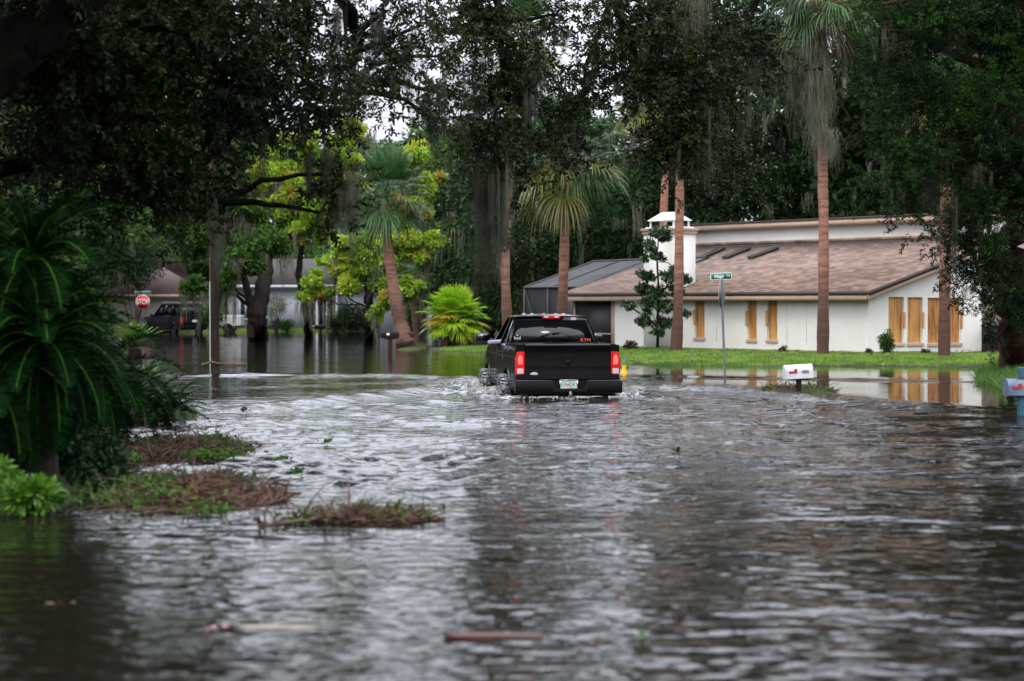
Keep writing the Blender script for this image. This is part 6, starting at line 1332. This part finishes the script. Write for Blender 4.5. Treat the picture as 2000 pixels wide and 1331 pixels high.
# ------------------------------------------------------------------ mailboxes
def mailbox(label, base, zbox, L, W_, H, rz, col, post='wood', num=None, flag=True, postw=.045, tilt=0, flagcol='flag_red', zb0=-.3, postcol=None):
    m_ = thing('mailbox', label, 'mailbox', base, rz); h = zbox-base[2]
    T_ = Matrix.Translation((0,0,h)) @ Matrix.Rotation(tilt, 4, 'Y') @ Matrix.Translation((0,0,-h))
    a_ = np.linspace(0, np.pi, 13); pr = [(-W_/2, h), (W_/2, h)]+[(W_/2*math.cos(t), h+H*.55+(H*.45)*math.sin(t)) for t in a_]
    o = MB().prism(pr, 0, -L/2, L/2).build('box', col, m_, bevel=.006); o.data.transform(T_)
    d = MB().prism([(x*1.04, h+(z-h)*1.03) for x, z in pr], 0, -L/2-.02, -L/2-.003).build('door', col, m_, bevel=.004); d.data.transform(T_)
    if flag: f = MB().box((-L*.40,-W_/2-.014,h+H*.42),(-L*.10,-W_/2-.006,h+H*.55)).box((-L*.20,-W_/2-.014,h+H*.55),(-L*.10,-W_/2-.006,h+H*.72)).build('flag', M[flagcol], m_, bevel=.002); f.data.transform(T_)
    if num:
        t_ = text_part(num, 'number', M['blacktrim'], H*.34, T_ @ Matrix.Translation((L*.20,-W_/2-.007,h+H*.47)) @ RX, m_, .001, sx=1.1)
    MB().box((-postw,-postw,zb0-base[2]*0-.2),(postw,postw,h-.02)).box((-L*.36,-W_*.30,h-.025),(L*.36,W_*.30,h-.003)).build('post', postcol or M['pole'], m_, bevel=.005)
    return m_
M['flag_red'] = mat('red flag', (.35,.01,.015), .5); M['mb_white'] = mat('white painted box', (.70,.70,.72), .45, (.60,.60,.62), 2, 4)
b = wz(1560, 766, .04); mailbox('white mailbox with red flag and black numbers on a heap of debris', (b[0], b[1], .02), at(0, 740, b[1])[2], .52, .22, .27, R(6), M['mb_white'], num='486', tilt=R(-3))
b = wz(762, 692, 0); mb_ = mailbox('dark mailbox with a small white label left of the leaning palm', b, at(0, 661, b[1])[2], .62, .22, .24, R(4), M['blacktrim'], flag=False, postw=.07, postcol=M['bark_cedar'])
b2 = at(753.5, 653, b[1]); MB().box((-.12,-.118,b2[2]-.05),(-.02,-.114,b2[2]+.03)).build('address_label', M['sign_white'], mb_)
b = wz(626, 659, 0); mailbox('small dark mailbox on a post before the windows of the pale house', b, at(0, 643, b[1])[2], .55, .25, .22, 0, M['blacktrim'], flag=False, postw=.06)
b = wz(1996, 812, 0); k = b[1]/F; bm = mailbox('grey blue mailbox with red flag on a blue post at the right edge', b, at(0, 773, b[1])[2], .50, .20, .26, R(10), mat('grey blue box', (.16,.20,.27), .4, (.10,.13,.19), 4, 4, metal=.4), postw=.055, postcol=mat('blue painted post', (.01,.06,.10), .6, (.02,.10,.15), 5, 4))
MB().box((-.055,-.055,at(0,770,b[1])[2]+.25),(.055,.055,at(0,718,b[1])[2])).build('post_top', bm.children[-1].data.materials[0], bm, bevel=.006)
# pink flower by it
c = wz(1970, 788, 0); fl = thing('pink_flower', 'single pink flower low over the water beside the blue mailbox post', 'flower', (c[0], c[1], 0)); rng = np.random.default_rng(7)
MB().tube([(0.05,0,-.1),(.03,0,.06),(0,0,.13)], .005, 5).build('stem', M['fern'], fl)
V, Fq = leaves(np.tile([[0,0,.13]], (14, 1)), rng.normal(size=(14, 3))+np.array([0,0,.5]), np.full(14, .055), .4); MB().add(V, Fq).build('petals', mat('pink petal', (.75,.03,.16), .5), fl)
V, Fq = leaves(rng.normal(0, .05, (40, 3))+np.array([.06,0,.05]), rng.normal(size=(40, 3)), np.full(40, .09), None); MB().add(V, Fq).build('foliage', M['fern'], fl)
# ------------------------------------------------------------------ hydrant behind the truck
b = wz(1219, 728, 0); hd = thing('fire_hydrant', 'yellow fire hydrant with green cap just right of the truck', 'fire hydrant', b); z1 = at(0, 700, b[1])[2]; s = z1/.62
M['hyd_y'] = mat('yellow hydrant paint', (.75,.46,.01), .45); M['hyd_g'] = mat('green hydrant paint', (.01,.09,.05), .45)
MB().lathe([(r*s, z*s) for r, z in ((.13,-.6),(.13,-.02),(.16,-.02),(.16,.02),(.115,.03),(.105,.33),(.14,.34),(.14,.37),(.0,.37))], k=20).build('barrel', M['hyd_y'], hd, smooth=True, bevel=.004)
MB().lathe([(r*s, z*s) for r, z in ((.15,.372),(.15,.40),(.125,.41),(.115,.48),(.08,.54),(.03,.565),(.03,.62),(.0,.62))], k=20).build('bonnet', M['hyd_g'], hd, smooth=True)
for sg in (-1, 1): MB().lathe([(r*s, z*s*sg) for r, z in ((.05,.08),(.05,.15),(.065,.15),(.065,.19),(.02,.19),(.02,.215),(.0,.215))], (0,0,.22*s), 12, 'x').build('nozzle', M['hyd_g'], hd, smooth=True)

# ------------------------------------------------------------------ debris
def heap(name, label, px, py, rx, dep, hgt, nstraw, nstick, ngreen, seed, cat='debris'):
    global rng
    rng = np.random.default_rng(seed); c = wz(px, py, 0); k = c[1]/F; RX_ = rx*k; r = thing(name, label, cat, c)
    n = nstraw; a_ = rng.uniform(0, 6.28, n); q = np.sqrt(rng.uniform(0, 1, n)); P = np.stack([np.cos(a_)*q*RX_, np.sin(a_)*q*dep, hgt*1.25*(1-q**2)*(.6+.4*np.sin(np.cos(a_)*q*5+seed))*rng.uniform(.5, 1.05, n)], -1)
    D = rng.normal(size=(n, 3))*np.array([1, 1, .28]); V, Fq = leaves(P, D, rng.uniform(.06, .22, n), .035)
    mb = MB().add(V, Fq)
    gr = 17; G = [[(u*RX_*math.sqrt(1-v*v*.5)*.95, v*dep*math.sqrt(1-u*u*.5)*.95, max(-.05, hgt*(1-(u*u+v*v)*.95)*(.6+.35*math.sin(u*5+seed)*math.cos(v*4))-.012)) for u in np.linspace(-1, 1, gr)] for v in np.linspace(-1, 1, gr)]
    MB().grid(G).build('mound', M['mud'], r, smooth=True)
    for _ in range(nstick):
        a2 = rng.uniform(0, 6.28); q2 = math.sqrt(rng.random()); p0 = np.array([math.cos(a2)*q2*RX_, math.sin(a2)*q2*dep, hgt*(1-q2*q2)*.8]); d = unit(rng.normal(size=3)*np.array([1, .7, .3])); d[2] = abs(d[2]); l = rng.uniform(.12, .42); mb.tube(curve(p0, p0+d*l, -.05, 5, .08), np.linspace(.009, .003, 5), 4, 1)
    mb.build('straw', [M['straw'], M['stick']], r)
    if ngreen:
        a_ = rng.uniform(0, 6.28, 9); q = np.sqrt(rng.uniform(.1, 1, 9)); Cc = np.stack([np.cos(a_)*q*RX_, np.sin(a_)*q*dep, hgt*(1-q*q)*.8+.02], -1); P = Cc[rng.integers(0, 9, ngreen)]+rng.normal(0, 1, (ngreen, 3))*np.array([.12, .12, .03]); P[:, 2] = np.maximum(P[:, 2], .01)
        D = rng.normal(size=(ngreen, 3)); D[:, 2] = abs(D[:, 2]); V, Fq = leaves(P, D, rng.uniform(.03, .075, ngreen), None); MB().add(V, Fq).build('green_leaves', M['leaf_mid'], r)
    return r
heap('debris_heap', 'brown straw heap with green sprigs below the low sago, upper of the left heaps', 330, 884, 128, 2.0, .13, 6500, 60, 900, 201)
heap('debris_heap', 'green leafy twigs trailing off the upper straw heap into the water', 405, 893, 60, 1.0, .11, 900, 60, 1800, 206)
heap('debris_heap', 'large reddish brown straw heap beside the bright weeds, lower of the left heaps', 385, 976, 175, 1.3, .17, 9000, 90, 1100, 202)
heap('debris_heap', 'brown and green straw where the lower heap meets the bank', 285, 962, 60, .8, .15, 3000, 30, 900, 207)
heap('debris_heap', 'thin flat straw drift ending in a small green sprig', 705, 1018, 145, .30, .05, 3000, 26, 260, 203)
heap('debris_heap', 'straw and grass heap round the foot of the white mailbox', 1560, 765, 66, 1.1, .085, 3200, 60, 600, 204)
heap('debris_heap', 'root debris at the foot of the leaning palm', 812, 679, 26, 1.6, .20, 1800, 30, 300, 205)
heap('debris_heap', 'dry brown clippings by the right end of the lawn', 1925, 706, 28, 1.3, .12, 1500, 30, 0, 208)
def branch(name, label, pts, r0, r1, seed, twigs=6, mt='stick', cat='branch', leafn=0):
    global rng
    rng = np.random.default_rng(seed); P = np.array([wz(x, y, z) for x, y, z in pts]); b = P.mean(0); b[2] = 0; o = MB(); Q = P-b; t = np.linspace(0, len(Q)-1, len(Q)*4); Q = np.stack([np.interp(t, np.arange(len(P)), Q[:, i]) for i in range(3)], -1)+rng.normal(0, .006, (len(t), 3)); o.tube(Q, np.linspace(r0, r1, len(Q)), 7, noise=.15)
    for _ in range(twigs):
        p = Q[rng.integers(2, len(Q))]; d = unit(rng.normal(size=3)*np.array([1, .6, .5])); d[2] = abs(d[2]); o.tube(curve(p, p+d*rng.uniform(.1, .3), 0, 5, .08), np.linspace(r1*.9, r1*.3, 5), 4)
    q = o.build(name, M[mt], smooth=True); q.location = b; return tag(q, label, cat)
branch('fallen_branch', 'long dark branch with forked tip floating below the lower straw heap', [(505,1022,.03),(540,1027,.02),(590,1018,.04),(640,1012,.05),(700,1014,.02),(740,1018,.02)], .022, .010, 301, 14)
branch('fallen_branch', 'short forked stub rising at the left tip of the long floating branch', [(498,1011,.10),(508,1020,.05),(530,1027,.02),(505,1031,.01)], .014, .008, 302, 0)
branch('fallen_branch', 'brown twigs standing up in the middle of the floating drift', [(600,1022,.0),(625,1012,.06),(640,1002,.14)], .014, .006, 303, 8)
branch('fallen_branch', 'bare twigs reaching over the water right of the upper straw heap', [(400,880,.08),(430,868,.2),(455,865,.22)], .012, .004, 304, 10)
branch('floating_stick', 'pale orange stick lying in the water against the pole', [(395,713,.05),(412,708,.14),(430,711,.03),(480,712,.02)], .035, .02, 305, 1, 'dead')
branch('floating_stick', 'dark stick drifting left of the truck wake', [(455,868,.01),(500,868,.02),(540,869,.01)], .012, .008, 306, 1)
# planks and litter on the near water
def plank(name, label, px, py, L, W_, H, rz, mt, cat='plank', sharp=.25):
    c = wz(px, py, 0); o = MB().prism([(-L/2,0),(-L/2+sharp*L*.5,-W_/2),(L/2-.05*L,-W_*.45),(L/2,W_*.1),(L/2-.1*L,W_/2),(-L/2+sharp*L,W_*.42)], 2, -H*.45, H*.55).build(name, mt, bevel=.006); o.location = c; o.rotation_euler = (R(1), R(1.2), rz); return tag(o, label, cat)
plank('floating_bark', 'reddish brown slab of bark floating in the near water at the bottom centre', 965, 1243, .52, .11, .022, R(2), mat('red bark', (.075,.022,.012), .6, (.03,.012,.008), 9, 5, bump=.01))
M['leaf_pale'] = mat('pale wet leaf litter', (.24,.23,.17), .5, (.13,.11,.07), 8, 4)
plank('palm_sheath', 'long pale strip of palm sheath awash at the bottom left', 560, 1226, .55, .09, .008, R(-3), M['leaf_pale'], 'leaf litter')
def leaf_bits(name, label, px, py, n, spread, mt, ll=.06, seed=0, z=.01):
    r_ = np.random.default_rng(seed); c = wz(px, py, 0); P = r_.normal(0, spread, (n, 3)); P[:, 2] = abs(P[:, 2])*.5+z; D = r_.normal(size=(n, 3)); D[:, 2] = abs(D[:, 2])*(.08 if z < .009 else 1); P[:, 2] = P[:, 2] if z >= .009 else z
    global rng; rng = r_
    V, Fq = leaves(P, D, ll*r_.uniform(.6, 1.2, n), None); o = MB().add(V, Fq).tube([(0,0,-.03),(.01,0,.06 if z >= .009 else .0)], .004, 4).build(name, mt); o.location = c; return tag(o, label, 'floating leaves', kind='stuff' if z < .009 else None)
leaf_bits('leaf_sprig', 'small dark green sprig upright in the water left of the truck reflections', 638, 872, 9, .03, M['leaf_mid'], .09, 1, .05)
leaf_bits('leaf_sprig', 'small dark sprig floating in the open water right of centre', 1323, 888, 14, .04, M['fern'], .07, 2)
leaf_bits('leaf_sprig', 'leafy green sprig at the right end of the straw drift', 776, 1004, 34, .035, M['leaf_mid'], .07, 3, .02)
leaf_bits('leaf_sprig', 'green sprig on the drift between branch and straw', 722, 1014, 30, .035, M['leaf_mid'], .06, 4, .02)
leaf_bits('leaf_sprig', 'tiny green sprig beyond the lower straw heap', 588, 930, 16, .035, M['leaf_mid'], .08, 5, .02)
leaf_bits('leaf_sprig', 'low green leaves beside the bare twigs of the upper heap', 550, 905-2, 18, .05, M['leaf_mid'], .06, 6)
leaf_bits('leaf_sprig', 'pale yellow green leaf lying in the near water right of the bark slab', 1255, 1243, 7, .02, M['herb'], .045, 7, .004)
leaf_bits('leaf_sprig', 'pinkish petals awash at the left end of the palm sheath', 430, 1226, 6, .025, mat('pale pink petal', (.45,.22,.28), .5), .035, 8, .004)
leaf_bits('leaf_sprig', 'brown leaves floating near the bottom right of the bark slab', 1180, 1250, 10, .05, M['straw'], .05, 9, .003)
leaf_bits('leaf_sprig', 'sprig of dark leaves where the foam passes the low sago', 480, 812, 12, .05, M['fern'], .08, 10, .05)
leaf_bits('leaf_sprig', 'brown leaves drifting in the dark left foreground', 120, 1180, 9, .05, M['straw'], .05, 12, .003)
